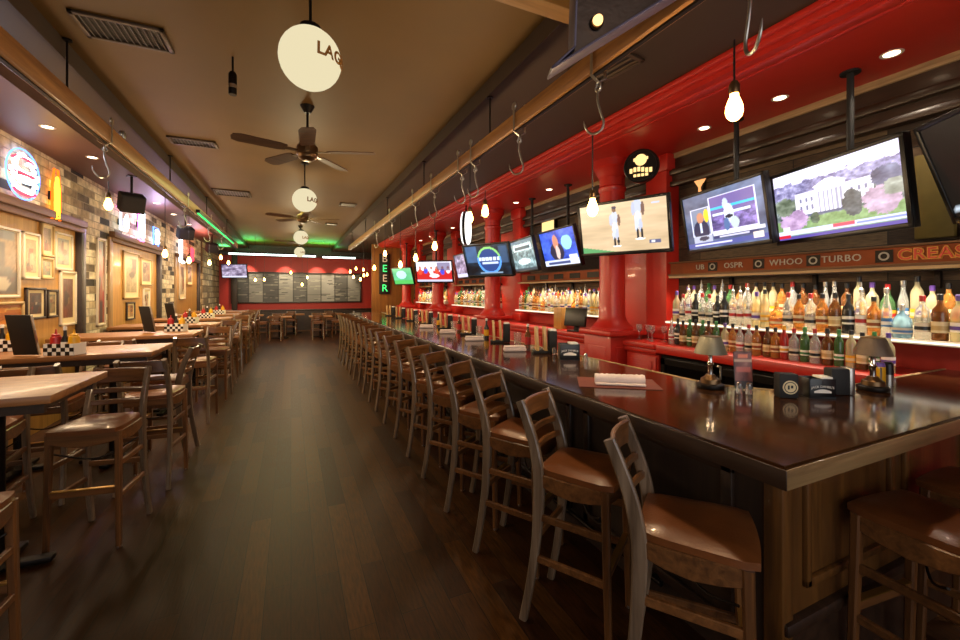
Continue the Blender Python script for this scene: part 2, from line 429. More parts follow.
# far wall
b = NB(); bb(b, XL - .3, XR + .1, YF, YF + .2, 0, 3.6); struct('wall_back', b, M_redwall)
b = NB(); bb(b, XL, XR, YF - .05, YF, 0, 0.85); bb(b, XL, XR, YF - .08, YF, .82, .88, .01); struct('baseboard_back', b, M_darkw)
b = NB(); bb(b, XL, XR, YF - .3, YF, 3.05, 3.46); struct('trim_%d' % n, b, M_darkw); n += 1
# right wall behind the shelves
b = NB(); bb(b, XR, XR + .15, YN, YF, 1.32, 3.4); struct('wall_right', b, M_barn)
b = NB(); bb(b, XR - .02, XR + .15, YN, YF, 0, 1.32); struct('wall_right_low', b, M_redwall)
# near wall with a large window behind the camera
b = NB()
bb(b, XL - .3, XR + .1, YN - .15, YN, 0, 0.5); bb(b, XL - .3, XR + .1, YN - .15, YN, 2.8, 3.5)
bb(b, XL - .3, -2.2, YN - .15, YN, .5, 2.8); bb(b, 2.6, XR + .1, YN - .15, YN, .5, 2.8); struct('wall_front', b, M_redwall)
b = NB()
for x in (-2.2, -1.0, 0.2, 1.4, 2.6): bb(b, x - .03, x + .03, YN - .1, YN - .04, .5, 2.8)
bb(b, -2.2, 2.6, YN - .1, YN - .04, .5, .56); bb(b, -2.2, 2.6, YN - .1, YN - .04, 2.74, 2.8); struct('window_1', b, M_darkz)
# red soffit with stepped moulding over the back bar, columns carry it
b = NB()
YS0 = -1.0
bb(b, 2.90, XR, YS0, 15.0, 3.2, ZC)
bb(b, 2.86, 2.93, YS0, 15.0, 3.235, ZC, .012); bb(b, 2.82, 2.88, YS0, 15.0, 3.275, ZC, .012)
bb(b, 2.96, 3.04, YS0, 15.0, 3.18, 3.22, .012); bb(b, 3.08, 3.12, YS0, 15.0, 3.19, 3.22, .008)
struct('trim_%d' % n, b, M_red); n += 1
b = NB(); bb(b, 4.02, 4.08, YS0, 15.0, 3.14, 3.22, .012); struct('trim_%d' % n, b, M_pale); n += 1
b = NB(); bb(b, 4.04, XR, YS0, 15.0, 2.84, 3.2); bb(b, 3.99, 4.06, YS0, 15.0, 2.95, 3.02, .02); bb(b, 4.0, 4.06, YS0, 15.0, 2.82, 2.88, .015); struct('trim_%d' % n, b, M_darkw); n += 1
# tan partition behind the far end of the bar
b = NB(); bb(b, 2.62, XR, 15.0, 15.12, 0, 3.3); struct('wall_partition', b, wood('amber_panel', '6e4414', '9c6a28', 'Z', 0.8, 0.5, 0.1))

# ------------------------------------------------------------------ columns
def column(i, y):
    o = thing('red_column', 'glossy red round column, %s from the near end of the back bar' % ORD[i], 'column', (3.62, y, 0), 0, 'red columns along the back bar', 'thing')
    b = NB(); bb(b, -.24, .24, -.24, .24, 0, 1.08, .01); bb(b, -.27, .27, -.27, .27, 0, .12, .01); bb(b, -.18, -.245, -.16, .16, .2, .95, .008); bb(b, -.16, .16, -.18, -.248, .2, .95, .008); obj('pedestal', b, M_red, o)
    b = NB(); bb(b, -.29, .29, -.29, .29, 1.08, 1.14, .015); obj('pedestal_cap', b, M_red, o)
    b = NB(); lathe(b, [(.25, 1.14), (.25, 1.17), (.22, 1.2), (.18, 1.24), (.165, 1.28), (.155, 1.32), (.148, 2.8), (.15, 2.84)], 32); obj('shaft', b, M_red, o)
    b = NB(); lathe(b, [(.15, 2.82), (.165, 2.85), (.165, 2.88), (.15, 2.9), (.152, 3.0), (.175, 3.03), (.2, 3.09), (.235, 3.12), (.235, 3.2)], 32); obj('capital', b, M_red, o)
    p = thing('red_pilaster', 'square red pilaster on the back wall behind %s round column' % ('the ' + ORD[i]), 'pilaster', (4.065, y - .38, 0), 0, 'red pilasters on the back wall', 'thing')
    b = NB(); bb(b, -.12, .082, -.15, .15, 1.05, 3.1); obj('shaft', b, M_red, p)
    b = NB(); bb(b, -.15, .082, -.19, .19, 3.0, 3.2, .02); obj('capital', b, M_red, p)
    b = NB(); bb(b, -.145, .082, -.18, .18, 1.05, 1.2, .015); obj('base', b, M_red, p)
    s = NB(); bb(s, 4.07, XR, y - .23, y + .5, 1.06, 3.18); struct('wall_red_panel', s, M_red)
for i, y in enumerate(BAYY): column(i, y)

# ------------------------------------------------------------------ back bar cabinets
def door(bm_parent, y0, y1, z0, z1, x, m=M_red, knob=True):
    b = NB(); bb(b, x - .02, x + .005, y0, y1, z0, z1, .004); bb(b, x - .03, x - .018, y0 + .05, y1 - .05, z0 + .05, z1 - .05, .006); bb(b, x - .036, x - .028, y0 + .1, y1 - .1, z0 + .1, z1 - .1, .006)
    d = obj('door', b, m, bm_parent)
    if knob:
        k = NB(); lathe(k, [(.0, 0), (.012, 0), (.009, .012), (.018, .022), (.012, .032), (0, .034)], 12, (x - .034, y1 - .035, (z0 + z1) / 2), (-1, 0, 0)); obj('knob', k, M_bronze, d)
XB = 3.55
def cabinet(i, y0, y1, lab):
    o = thing('back_bar_cabinet', lab, 'cabinet', (XB, y0, 0), 0, 'cabinets of the back bar')
    L = y1 - y0
    b = NB(); bb(b, 0.02, .52, 0, L, .08, .985); bb(b, .06, .52, 0, L, 0, .08); obj('body', b, M_red, o)
    b = NB(); bb(b, -.05, .57, 0, L, .985, 1.045, .012); bb(b, -.02, .04, 0, L, .93, .985, .012); obj('countertop', b, M_red, o)
    k = max(1, round(L / .42)); w = L / k
    for j in range(k): door(o, j * w + .02, (j + 1) * w - .02, .14, .9, .02)
def cooler(i, y0, y1, lab):
    o = thing('bottle_cooler', lab, 'cooler', (XB, y0, 0), 0, 'black coolers of the back bar')
    L = y1 - y0
    b = NB(); bb(b, 0.04, .52, 0, L, .06, .93); bb(b, .08, .52, 0, L, 0, .06); obj('body', b, M_cooler, o)
    b = NB(); bb(b, -.05, .57, 0, L, .955, 1.045, .012); obj('countertop', b, M_red, o)
    k = max(1, round(L / .6)); w = L / k
    for j in range(k):
        b = NB(); ya, yb = j * w + .015, (j + 1) * w - .015
        for q in ((ya, ya + .05, .12, .9), (yb - .05, yb, .12, .9), (ya, yb, .12, .17), (ya, yb, .84, .9)): bb(b, .01, .045, q[0], q[1], q[2], q[3])
        d = obj('door', b, M_cooler, o)
        b = NB(); bb(b, .03, .038, ya + .05, yb - .05, .17, .84); obj('pane', b, M_glassd, d)
        b = NB(); tube(b, [(.012, yb - .03, .5), (-.03, yb - .03, .5), (-.03, yb - .03, .75), (.012, yb - .03, .75)], .008); obj('handle', b, M_steel, d)
cooler(1, 1.31, 3.22, 'black bottle cooler with steel handles behind the bar lamps')
cabinet(0, 3.24, 3.70, 'narrow red panelled cabinet just nearer than the first column')
yc = [4.26, 7.07, 7.63, 10.42, 10.98, 13.77]
cabinet(1, 4.30, 7.05, 'red panelled cabinet run between the first and second columns')
cabinet(2, 7.65, 10.40, 'red panelled cabinet run between the second and third columns')
cabinet(3, 11.0, 13.75, 'red panelled cabinet run between the third and fourth columns')

# shelves : lit lower shelf, riser step, thin upper shelf, painted plank above
bay_spans = [(-.5, 3.35), (4.4, 6.75), (7.8, 10.1), (11.1, 13.5)]
bay_names = ['nearest', 'second', 'third', 'farthest']
for i, (y0, y1) in enumerate(bay_spans):
    o = thing('bottle_shelf', 'lit two-step bottle shelf on the red wall of the %s back bar bay' % bay_names[i], 'shelf', (3.8, y0, 1.25), 0, 'bottle shelves of the back bar')
    L = y1 - y0
    b = NB(); bb(b, 0, .345, 0, L, 0, .03, .004); obj('shelf_board', b, M_whitef, o)
    b = NB(); bb(b, .18, .345, 0, L, .03, .11, .004); obj('riser_step', b, M_whitef, o)
    b = NB(); bb(b, -.008, 0, 0, L, .010, .024); obj('light_strip', b, M_strip, o)
    o2 = thing('upper_shelf', 'thin dark timber shelf above the bottles of the %s bay' % bay_names[i], 'shelf', (3.85, y0, 1.75), 0, 'thin shelves above the bottles')
    b = NB(); bb(b, 0, .295, 0, L, 0, .03, .004); obj('shelf_board', b, M_darkw, o2)
    b = NB(); bb(b, -.006, 0.004, 0, L, .004, .026); obj('edge_strip', b, M_pale, o2)
    for k in range(int(L / .75)):
        b = NB(); bb(b, .26, .295, .3 + k * .75, .33 + k * .75, -.12, 0); obj('bracket', b, M_iron, o2)
    # lights that sit under the upper shelf
    light('shelf_lamp', 'AREA', (3.93, (y0 + y1) / 2, 1.735), 9 * L, WARMW, .08, L, (0, 0, 0)).data.spread = R(105)
# painted plank with letters
o = thing('painted_plank', 'long rusty plank with hand painted letters above the nearest bottles', 'sign', (3.93, -.6, 1.80), 0)
b = NB(); bb(b, 0, .03, 0, 4.0, 0, .12, .004); obj('board', b, M_rust, o)
b = NB(); bb(b, -.04, .03, 0, 4.0, -.02, 0.0, .003); bb(b, -.03, .03, 0, 4.0, .12, .135, .003); obj('edge_moulding', b, M_trimw, o)
def plank_text(s, yc_, size, m, fat=0.0, dx=-.006):
    b = NB(); M = Matrix.Translation((dx, yc_ + .6, .06)) @ Matrix.Rotation(R(-90), 4, 'Z'); text_bm(b, s, size, M, .004, spacing=1.1, offset=fat); return b
for t_, y, z, m, ex in (('CREASE', 1.26, .105, M_lettery, .006), ('TURBO', 1.79, .075, M_letterw, 0), ('WHOO', 2.19, .075, M_letterw, 0), ('OSPR', 2.66, .075, M_letterw, 0), ('UB', 3.02, .075, M_letterw, 0)):
    obj('lettering', plank_text(t_, y, z, m, ex), m, o)
    if ex: obj('lettering', plank_text(t_, y, z, m, 0, -.012), M_letterr, o)
for y in (1.53, 1.98, 2.42, 2.88):
    b = NB(); tube(b, [(-.006, y + .6 + .026 * math.cos(R(a)), .06 + .026 * math.sin(R(a))) for a in range(0, 361, 24)], .006); obj('ring_mark', b, M_letterw, o)
    b = NB(); bb(b, -.004, .002, y + .55, y + .65, .015, .105); obj('dark_patch', b, M_iron, o)
for i, (y0, y1) in enumerate(bay_spans[1:]):
    o = thing('painted_plank', 'weathered rust and brown plank above bottles of the %s bay' % bay_names[i + 1], 'sign', (3.93, y0, 1.78), 0)
    b = NB(); bb(b, 0, .03, 0, y1 - y0, 0, .14, .004); obj('board', b, M_rust, o)
    for k in range(5):
        b = NB(); bb(b, -.008, .004, .2 + k * .42, .45 + k * .42, .03, .11); obj('faded_patch', b, M_iron, o)
# mixed bric-a-brac boards on the wall above the planks (weathered boards)
for k, (y, z, w, h, m, lab) in enumerate([(1.33, 2.28, .2, .6, M_olive, 'tall yellowish board on the wall between the two nearest screens'), (0.95, 2.0, .5, .07, M_whitef, 'narrow pale board just above the painted plank')]):
    b = NB(); bb(b, XR - .05, XR, y - w / 2, y + w / 2, z - h / 2, z + h / 2, .006); tag(obj('wall_board', b, m), lab, 'board')

# ------------------------------------------------------------------ bottles
def bottle_profile(kind, s=1.0):
    P = {'round': [(.0, 0), (.036, 0), (.038, .006), (.038, .17), (.034, .195), (.016, .225), (.0135, .235), (.0135, .285), (.0, .285)],
         'tall': [(.0, 0), (.032, 0), (.034, .006), (.034, .205), (.03, .23), (.0145, .262), (.0135, .27), (.0135, .318), (0, .318)],
         'squat': [(.0, 0), (.05, 0), (.053, .008), (.054, .10), (.046, .135), (.022, .165), (.0145, .175), (.0145, .22), (0, .22)],
         'slim': [(.0, 0), (.028, 0), (.03, .006), (.028, .18), (.02, .225), (.013, .26), (.0125, .335), (0, .335)],
         'belly': [(.0, 0), (.035, 0), (.04, .01), (.046, .09), (.042, .15), (.022, .2), (.0145, .215), (.0145, .275), (0, .275)]}[kind]
    return P
def make_bottle(kind, body, labm, capm, z0=.05, z1=.13, desc='', pour=False, acc=None):
    o = thing('liquor_bottle', desc, 'bottle')
    P = bottle_profile(kind)
    b = NB(); lathe(b, P, 16); obj('glass', b, M_bodies[body], o, 50)
    rr = []
    for z in (z0, z1):
        for (ra, za), (rb, zb) in zip(P, P[1:]):
            if za <= z <= zb and zb > za: rr.append(ra + (rb - ra) * (z - za) / (zb - za)); break
    za, zb = z0 + .22 * (z1 - z0), z0 + .62 * (z1 - z0)
    ra, rb = rr[0] + (rr[1] - rr[0]) * .22, rr[0] + (rr[1] - rr[0]) * .62
    b = NB(); lathe(b, [(rr[0] + .0012, z0), (ra + .0012, za)], 16, cap=False); lathe(b, [(ra + .0012, za), (rb + .0012, zb)], 16, cap=False, mi=1); lathe(b, [(rb + .0012, zb), (rr[1] + .0012, z1)], 16, cap=False); obj('label', b, [labm, acc or labm], o)
    zt = P[-1][1]
    b = NB()
    if pour: lathe(b, [(.0148, zt - .012), (.0148, zt + .01), (.006, zt + .018), (.004, zt + .06), (0, zt + .06)], 10)
    else: lathe(b, [(.0155, zt - .03), (.0155, zt + .006), (.013, zt + .009), (0, zt + .009)], 12)
    obj('pourer' if pour else 'cap', b, capm, o)
    return Maker(o)
KINDS = [
    ('clear', make_bottle('tall', 'clear', M_white, M_steel, .07, .14, pour=True, acc=M_redc), 'white-labelled clear bottle with pourer'),
    ('clear2', make_bottle('round', 'clear', M_whitef, M_redc, .05, .11, acc=M_black), 'red-capped clear bottle'),
    ('clear3', make_bottle('slim', 'clear', M_blue, M_steel, .07, .13, acc=M_white), 'slim blue-labelled clear bottle'),
    ('pale', make_bottle('tall', 'pale', M_yel, M_black, .05, .11, acc=M_cream), 'yellow-labelled pale bottle'),
    ('pale2', make_bottle('round', 'pale', M_white, M_purp, .06, .12, acc=M_purp), 'purple-capped pale yellow bottle'),
    ('amber', make_bottle('round', 'amber', M_cream, M_black, .06, .12, acc=M_rust), 'cream-labelled amber bottle'),
    ('amber2', make_bottle('squat', 'amber', M_ora, M_brass, .03, .08, acc=M_cream), 'squat amber bottle'),
    ('brown', make_bottle('round', 'brown', M_cream, M_black, .05, .12, acc=M_gold), 'cream-labelled dark brown bottle'),
    ('green', make_bottle('tall', 'green', M_white, M_grn, .06, .11, acc=M_grn), 'white-labelled green bottle'),
    ('green2', make_bottle('belly', 'green', M_yel, M_redc, .04, .10, acc=M_redc), 'bellied green bottle'),
    ('blue', make_bottle('squat', 'blue', M_whitef, M_steel, .03, .07, acc=M_blue), 'squat pale blue bottle'),
    ('dark', make_bottle('round', 'dark', M_white, M_black, .07, .13, acc=M_black), 'white-labelled black bottle'),
    ('red', make_bottle('tall', 'red', M_white, M_yel, .07, .13, acc=M_yel), 'red liqueur bottle'),
]
BR = {'clear': .034, 'clear2': .038, 'clear3': .03, 'pale': .034, 'pale2': .038, 'amber': .038, 'amber2': .054, 'brown': .038, 'green': .034, 'green2': .046, 'blue': .054, 'dark': .038, 'red': .034}
BH = {'clear': .378, 'clear2': .294, 'clear3': .395, 'pale': .327, 'pale2': .294, 'amber': .294, 'amber2': .229, 'brown': .294, 'green': .327, 'green2': .284, 'blue': .28, 'dark': .294, 'red': .327}
def bottle_row(x, y0, y1, z, gap, where, pool, group, sc=1.0, hmax=.4):
    y = y1; i = 0; rp = 0
    while True:
        k = random.choice(pool)
        nm, mk, d = KINDS[k]
        s = random.uniform(.98, 1.08) * sc; r_ = BR[nm] * s
        y -= (rp + r_ + random.uniform(.3, 1.0) * gap) if i else 0
        if y < y0: break
        rp = r_
        mk.put((x + random.uniform(-.01, .01), y, z), random.uniform(0, 6), d + ', %s from left, %s' % (ORD[i], where), group, (s, s, min(s * random.uniform(.95, 1.06), hmax / BH[nm])))
        i += 1
# nearest bay
bottle_row(3.89, .98, 3.28, 1.281, .006, 'front row, nearest lit shelf', [0, 0, 0, 1, 1, 1, 2, 3, 3, 4, 4, 4, 5, 5, 6, 7, 8, 10, 11], 'front row bottles, nearest bay')
bottle_row(4.05, .95, 3.27, 1.361, .008, 'back row, nearest lit shelf', [0, 1, 1, 2, 3, 3, 3, 4, 4, 5, 5, 8, 9, 7, 7, 12], 'back row bottles, nearest bay', 1.0, .372)
bottle_row(3.72, 1.36, 3.2, 1.046, .012, 'red counter under nearest shelf', [7, 7, 11, 5, 5, 0, 1, 4, 8, 0, 12, 7, 1, 3], 'bottles on the red counter', .88, .275)
for j, k in enumerate((1, 2, 3)):
    y0, y1 = bay_spans[k]
    bottle_row(3.89, y0 + .05, y1 - .06, 1.281, .02 + .02 * j, 'front row, %s lit shelf' % bay_names[k], [0, 1, 2, 3, 4, 3, 4, 5, 6, 8], 'front row bottles, %s bay' % bay_names[k])
    bottle_row(4.05, y0 + .05, y1 - .06, 1.361, .03 + .02 * j, 'back row, %s lit shelf' % bay_names[k], [0, 3, 4, 5, 3, 8, 1, 7], 'back row bottles, %s bay' % bay_names[k], 1.0, .372)

# drinking glasses stacked near the first column
def make_wine():
    o = thing('stemmed_glass', '', 'glass'); b = NB(); lathe(b, [(0, 0), (.032, .001), (.03, .004), (.005, .01), (.004, .08), (.02, .1), (.034, .13), (.032, .175), (.031, .175), (.033, .13), (.018, .104), (0, .1)], 16); obj('bowl', b, M_glassclear, o, 60); return Maker(o)
wg = make_wine()
for i, (x, y) in enumerate([(3.72, 3.66), (3.75, 3.55), (3.7, 3.45), (3.78, 3.35)]):
    wg.put((x, y, 1.046), 0, 'clear stemmed glass on the red counter, %s from the first column' % ORD[i], 'stemmed glasses on the red counter')

# ------------------------------------------------------------------ front bar
o = thing('bar_counter', 'long dark varnished wooden bar turning a corner nearest the viewer', 'bar', (0, 0, 0))
b = NB()
top = [(1.36, .76), (4.1, .76), (4.1, 1.27), (2.46, 1.27), (2.2, 1.6), (2.16, 11.0), (1.36, 11.0)]
t = bmesh.new()
lo = [t.verts.new((x, y, 1.005)) for x, y in top]; hi = [t.verts.new((x, y, 1.07)) for x, y in top]
t.faces.new(lo[::-1]); t.faces.new(hi)
for k in range(7): t.faces.new([lo[k], lo[(k + 1) % 7], hi[(k + 1) % 7], hi[k]])
bmesh.ops.bevel(t, geom=t.edges[:], offset=.006, segments=2, affect='EDGES')
join(b, t); obj('countertop', b, M_bar, o)
b = NB(); bb(b, 1.352, 4.1, .752, .7595, 1.0, 1.062, .003); obj('end_edge', b, M_baredge, o)
b = NB(); bb(b, 1.352, 1.3595, .752, 11.0, 1.0, 1.062, .003); obj('front_edge', b, M_darkw, o)
b = NB(); sweep(b, [(2.165, 11.0, 1.064), (2.203, 1.605, 1.064), (2.462, 1.275, 1.064), (4.1, 1.275, 1.064)], .02, .014, (0, 0, 1)); obj('drip_edge', b, M_pale, o)
b = NB(); bb(b, 1.66, 1.72, 1.0, 10.9, .1, 1.005); bb(b, 2.05, 2.11, 1.5, 10.9, .1, 1.005); bb(b, 1.74, 2.0, 1.0, 10.9, .0, .1); obj('front_panel', b, M_darkz, o)
b = NB()
for k in range(9):
    y = 1.12 + k * 1.08
    for q in ((y, y + .05, .2, .9), (y + .9, y + .95, .2, .9), (y, y + .95, .2, .25), (y, y + .95, .85, .9)): bb(b, 1.64, 1.665, *q, .006)
obj('panel_moulding', b, M_darkw, o)
b = NB(); bb(b, 1.65, 1.72, .93, 1.0, 0, 1.005, .006); obj('corner_post', b, M_barpan, o)
b = NB(); bb(b, 1.70, 4.1, .945, 1.0, .1, 1.005); bb(b, 1.9, 4.1, 1.05, 1.1, 0, .1); e = obj('end_panel', b, M_barpan, o)
for k in range(3):
    x = 1.80 + k * .78; b = NB()
    for q in ((x, x + .035, .46, .94), (x + .64, x + .675, .46, .94), (x, x + .675, .46, .495), (x, x + .675, .895, .93)): bb(b, q[0], q[1], .925, .95, q[2], q[3], .008)
    obj('moulding', b, M_barpan, e)
b = NB(); bb(b, 1.66, 4.1, .915, .96, .32, .37, .012); bb(b, 1.66, 4.1, .93, .96, .0, .32); obj('base_board', b, M_darkw, o)
b = NB(); cyl(b, (1.615, 1.45, .2), (1.615, 10.8, .2), .014); 
for k in range(9): cyl(b, (1.615, 1.5 + k * 1.15, .2), (1.67, 1.5 + k * 1.15, .2), .012)
obj('foot_rail', b, M_iron, o)

# ------------------------------------------------------------------ bar stool
def make_stool():
    o = thing('bar_stool', '', 'bar stool')
    b = NB()
    t = bmesh.new(); nx = 10
    rows = []
    for j in range(9):
        v = j / 8; y = -.17 + .36 * v; hw = .168 + .026 * v - .02 * (2 * v - 1) ** 6
        rows.append([])
        for i in range(nx + 1):
            u = i / nx * 2 - 1; ed = max(abs(u), abs(2 * v - 1)) ** 5
            rows[-1].append(t.verts.new((u * hw, y + .018 * (1 - u * u) * (v - .3), 0.776 - .022 * ed - .008 * math.exp(-3 * (u * u + (2 * v - 1) ** 2)))))
    for j in range(8):
        for i in range(nx): t.faces.new([rows[j][i], rows[j][i + 1], rows[j + 1][i + 1], rows[j + 1][i]])
    r = bmesh.ops.extrude_face_region(t, geom=t.faces[:])
    for v in r['geom']:
        if isinstance(v, bmesh.types.BMVert): v.co.z = .728
    join(b, t); obj('seat', b, M_seat, o, 60)
    b = NB()
    for s in (-1, 1): sweep(b, [(s * .160, -.165, .70), (s * .171, -.08, .69), (s * .175, 0, .684), (s * .178, .08, .69), (s * .178, .165, .70)], .022, [.055, .075, .084, .075, .055], (1, 0, 0))
    sweep(b, [(-.175, .163, .70), (-.09, .168, .69), (0, .17, .684), (.09, .168, .69), (.175, .163, .70)], .022, [.055, .075, .084, .075, .055], (0, 1, 0)); sweep(b, [(-.15, -.165, .70), (.15, -.165, .70)], .022, .055, (0, 1, 0))
    obj('apron', b, M_stoolh, o)
    for s in (-1, 1):
        pts = smoothpath([(s * .172, -.246, 0), (s * .168, -.208, .2), (s * .165, -.178, .42), (s * .163, -.166, .68), (s * .160, -.19, .84), (s * .157, -.238, .98), (s * .155, -.272, 1.06)], 5)
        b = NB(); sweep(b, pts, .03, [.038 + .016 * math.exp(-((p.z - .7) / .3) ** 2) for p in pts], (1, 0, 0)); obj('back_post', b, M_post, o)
        b = NB(); sweep(b, [(s * .186, .172, 0), (s * .180, .162, .4), (s * .176, .155, .728)], [.028, .033, .037], [.028, .033, .037], (1, 0, 0)); obj('leg', b, M_stool, o)
        b = NB(); lathe(b, [(.016, -.001), (.016, .012), (0, .012)], 10, (s * .186, .172, 0)); obj('foot_cap', b, M_steel, o)
    def rail(z, hgt, yo, bow=.035, nm='back_slat'):
        b = NB(); pts = [(x, yo - bow * (1 - (x / .155) ** 2), z) for x in (-.155, -.105, -.055, 0, .055, .105, .155)]
        sweep(b, pts, hgt, .018, (0, 0, 1), .3); obj(nm, b, M_stoolh, o)
    rail(1.005, .1, -.25, .03, 'top_rail'); rail(.905, .034, -.212, .03); rail(.83, .034, -.187, .03)
    for s in (-1, 1):
        b = NB(); sweep(b, [(s * .164, -.175, .52), (s * .179, .155, .52)], .02, .034, (1, 0, 0)); obj('stretcher', b, M_stoolh, o)
        b = NB(); sweep(b, [(s * .166, -.19, .32), (s * .182, .165, .32)], .02, .034, (1, 0, 0)); obj('stretcher', b, M_stoolh, o)
    b = NB(); sweep(b, [(-.181, .163, .36), (.181, .163, .36)], .02, .04, (0, 1, 0)); f = obj('foot_rest', b, M_stoolh, o)
    b = NB(); bb(b, -.165, .165, .15, .177, .378, .384); tag(obj('scuff_plate', b, M_brass, f), 'brass scuff plate')
    b = NB(); sweep(b, [(-.165, -.178, .42), (.165, -.178, .42)], .02, .034, (0, 1, 0)); obj('stretcher', b, M_stoolh, o)
    b = NB(); sweep(b, smoothpath([(-.165, -.1, .60), (0, .02, .52), (.172, .13, .60)]), .01, .01, None, 0, True, 8); obj('brace_rod', b, M_iron, o)
    return Maker(o)
ST = make_stool()
def stool(x, y, heading, label, group, scale=None):
    return ST.put((x, y, 0), R(heading - 90), label, group, scale)
G1 = 'bar stools along the long front of the bar'
stool(1.352, 1.07, -52, 'brown vinyl seated bar stool closest to the bar corner on the long side', G1)
ybar = [1.70, 2.28, 2.80, 3.40, 3.90, 4.47, 5.03, 5.6, 6.12, 6.68, 7.22, 7.78, 8.32, 8.88, 9.42, 9.98, 10.5]
for i, y in enumerate(ybar):
    stool(1.315 + random.uniform(-.004, .004), y - .05, [-56, -57, -58][min(i, 2)] + random.uniform(-2, 2), 'wooden ladder-back bar stool, %s along the bar front from the near corner' % ORD[i + 1], G1)
stool(2.19, .70, 84, 'brown vinyl bar stool at the end panel beside the bar corner', 'bar stools at the end of the bar')
stool(2.74, .70, 90, 'bar stool at the end panel, partly cut off beyond its neighbour', 'bar stools at the end of the bar')

# ------------------------------------------------------------------ tables on the left
def make_table():
    o = thing('high_table', '', 'table')
    b = NB(); bb(b, 0, 1.42, 0, .75, 1.012, 1.057, .006); obj('tabletop', b, M_table, o)
    b = NB(); bb(b, .05, 1.37, .06, .09, .955, 1.012); bb(b, .05, 1.37, .66, .69, .955, 1.012); bb(b, 1.3, 1.34, .09, .66, .955, 1.012); obj('apron', b, M_darkw, o)
    for x in (.38, 1.04):
        b = NB(); cyl(b, (x, .375, .05), (x, .375, 1.0), .038); obj('pedestal_post', b, M_iron, o)
        b = NB(); bx(b, (x, .375, .03), (.5, .07, .035), .01); bx(b, (x, .375, .03), (.07, .5, .035), .01); lathe(b, [(.09, .045), (.045, .1)], 16, (x, .375, 0)); obj('pedestal_foot', b, M_iron, o)
        b = NB(); lathe(b, [(.04, .955), (.14, 1.0), (.14, 1.012)], 16, (x, .375, 0)); obj('top_plate', b, M_iron, o)
    return Maker(o)
TB = make_table()
TY = [2.92, 4.66, 6.40, 8.14, 9.88, 11.62, 13.36]
for i, y in enumerate(TY):
    TB.put((-2.57, y, 0), 0, 'high honey-brown wooden table set end-on to the brick wall, %s from the viewer' % ORD[i], 'high tables along the left wall')
tn = lambda i: ORD[i] + ' high table'
G2 = 'stools around the high tables'
stool(-1.24, 2.24, 92, 'wooden stool on the near side of the first high table, cut by the frame', G2)
stool(-1.14, 3.51, -99, 'wooden stool facing the viewer at the aisle end of the first high table', G2)
stool(-1.83, 3.75, -88, 'wooden stool on the far side of the first high table, by the wall', G2)
stool(-1.06, 4.36, 86, 'ladder-back stool with its back to the first table, tucked under the second', G2)
stool(-1.75, 4.38, 92, 'ladder-back stool tucked under the near side of the second high table by the wall', G2)
stool(-1.14, 5.0, 176, 'stool with a pale curved post at the aisle end of the second high table', G2)
stool(-1.85, 5.56, -90, 'wooden stool on the far side of the second high table by the wall', G2)
for i in range(2, 7):
    y = TY[i]; j = lambda: random.uniform(-.02, .02)
    stool(-1.08 + j(), y - .19 + j(), 90 + random.uniform(-6, 6), 'wooden stool on the near side of the %s, nearer the aisle' % tn(i), G2)
    stool(-1.80 + j(), y - .19 + j(), 90, 'wooden stool on the near side of the %s, nearer the wall' % tn(i), G2)
    stool(-1.06 + j(), y + .9 + j(), -90 + random.uniform(-8, 4), 'wooden stool on the far side of the %s, nearer the aisle' % tn(i), G2)
    stool(-1.80 + j(), y + .9 + j(), -90, 'wooden stool on the far side of the %s, nearer the wall' % tn(i), G2)
    if i in (3, 5, 6): stool(-1.12 + j(), y + .4, 180 + random.uniform(-6, 6), 'wooden stool at the aisle end of the %s' % tn(i), G2)

# condiment caddies and menus on the tables
def caddy(x, y, rz, where, full=True):
    o = thing('condiment_caddy', 'checkered black and white condiment caddy on the %s' % where, 'caddy', (x, y, 1.058), rz, 'condiment caddies')
    b = NB(); w, d, h = .235, .13, .10
    for q in ((-w / 2, w / 2, -d / 2, -d / 2 + .004), (-w / 2, w / 2, d / 2 - .004, d / 2), (-w / 2, -w / 2 + .004, -d / 2, d / 2), (w / 2 - .004, w / 2, -d / 2, d / 2)): bb(b, q[0], q[1], q[2], q[3], 0, h)
    bb(b, -w / 2, w / 2, -d / 2, d / 2, 0, .004); obj('tray', b, M_white, o)
    b = NB()
    for i in range(7):
        for k in range(3):
            if (i + k) % 2: bb(b, -w / 2 + i * w / 7, -w / 2 + (i + 1) * w / 7, -d / 2 - .0015, -d / 2 + .001, k * h / 3, (k + 1) * h / 3)
    obj('checker_pattern', b, M_black, o)
    return o
def squeeze(x, y, m, cm, lab, cat='squeeze bottle'):
    o = thing('squeeze_bottle', lab, cat, (x, y, 1.063)); o.scale = (1.2, 1.2, 1.2)
    b = NB(); lathe(b, [(0, 0), (.03, 0), (.032, .01), (.032, .11), (.03, .125), (.022, .13), (0, .13)], 16); obj('body', b, m, o)
    b = NB(); lathe(b, [(.024, .128), (.024, .143), (.008, .148), (.004, .18), (0, .18)], 12); obj('nozzle', b, cm, o)
def sauce(x, y, lab):
    o = thing('sauce_bottle', lab, 'sauce bottle', (x, y, 1.063)); o.scale = (1.25, 1.25, 1.25)
    b = NB(); lathe(b, [(0, 0), (.022, 0), (.022, .1), (.01, .13), (.009, .17), (0, .17)], 14); obj('body', b, M_black, o)
    b = NB(); lathe(b, [(.0225, .03), (.0225, .085)], 14, cap=False); obj('label', b, M_white, o)
    b = NB(); lathe(b, [(.011, .165), (.011, .19), (0, .19)], 10); obj('cap', b, M_white, o)
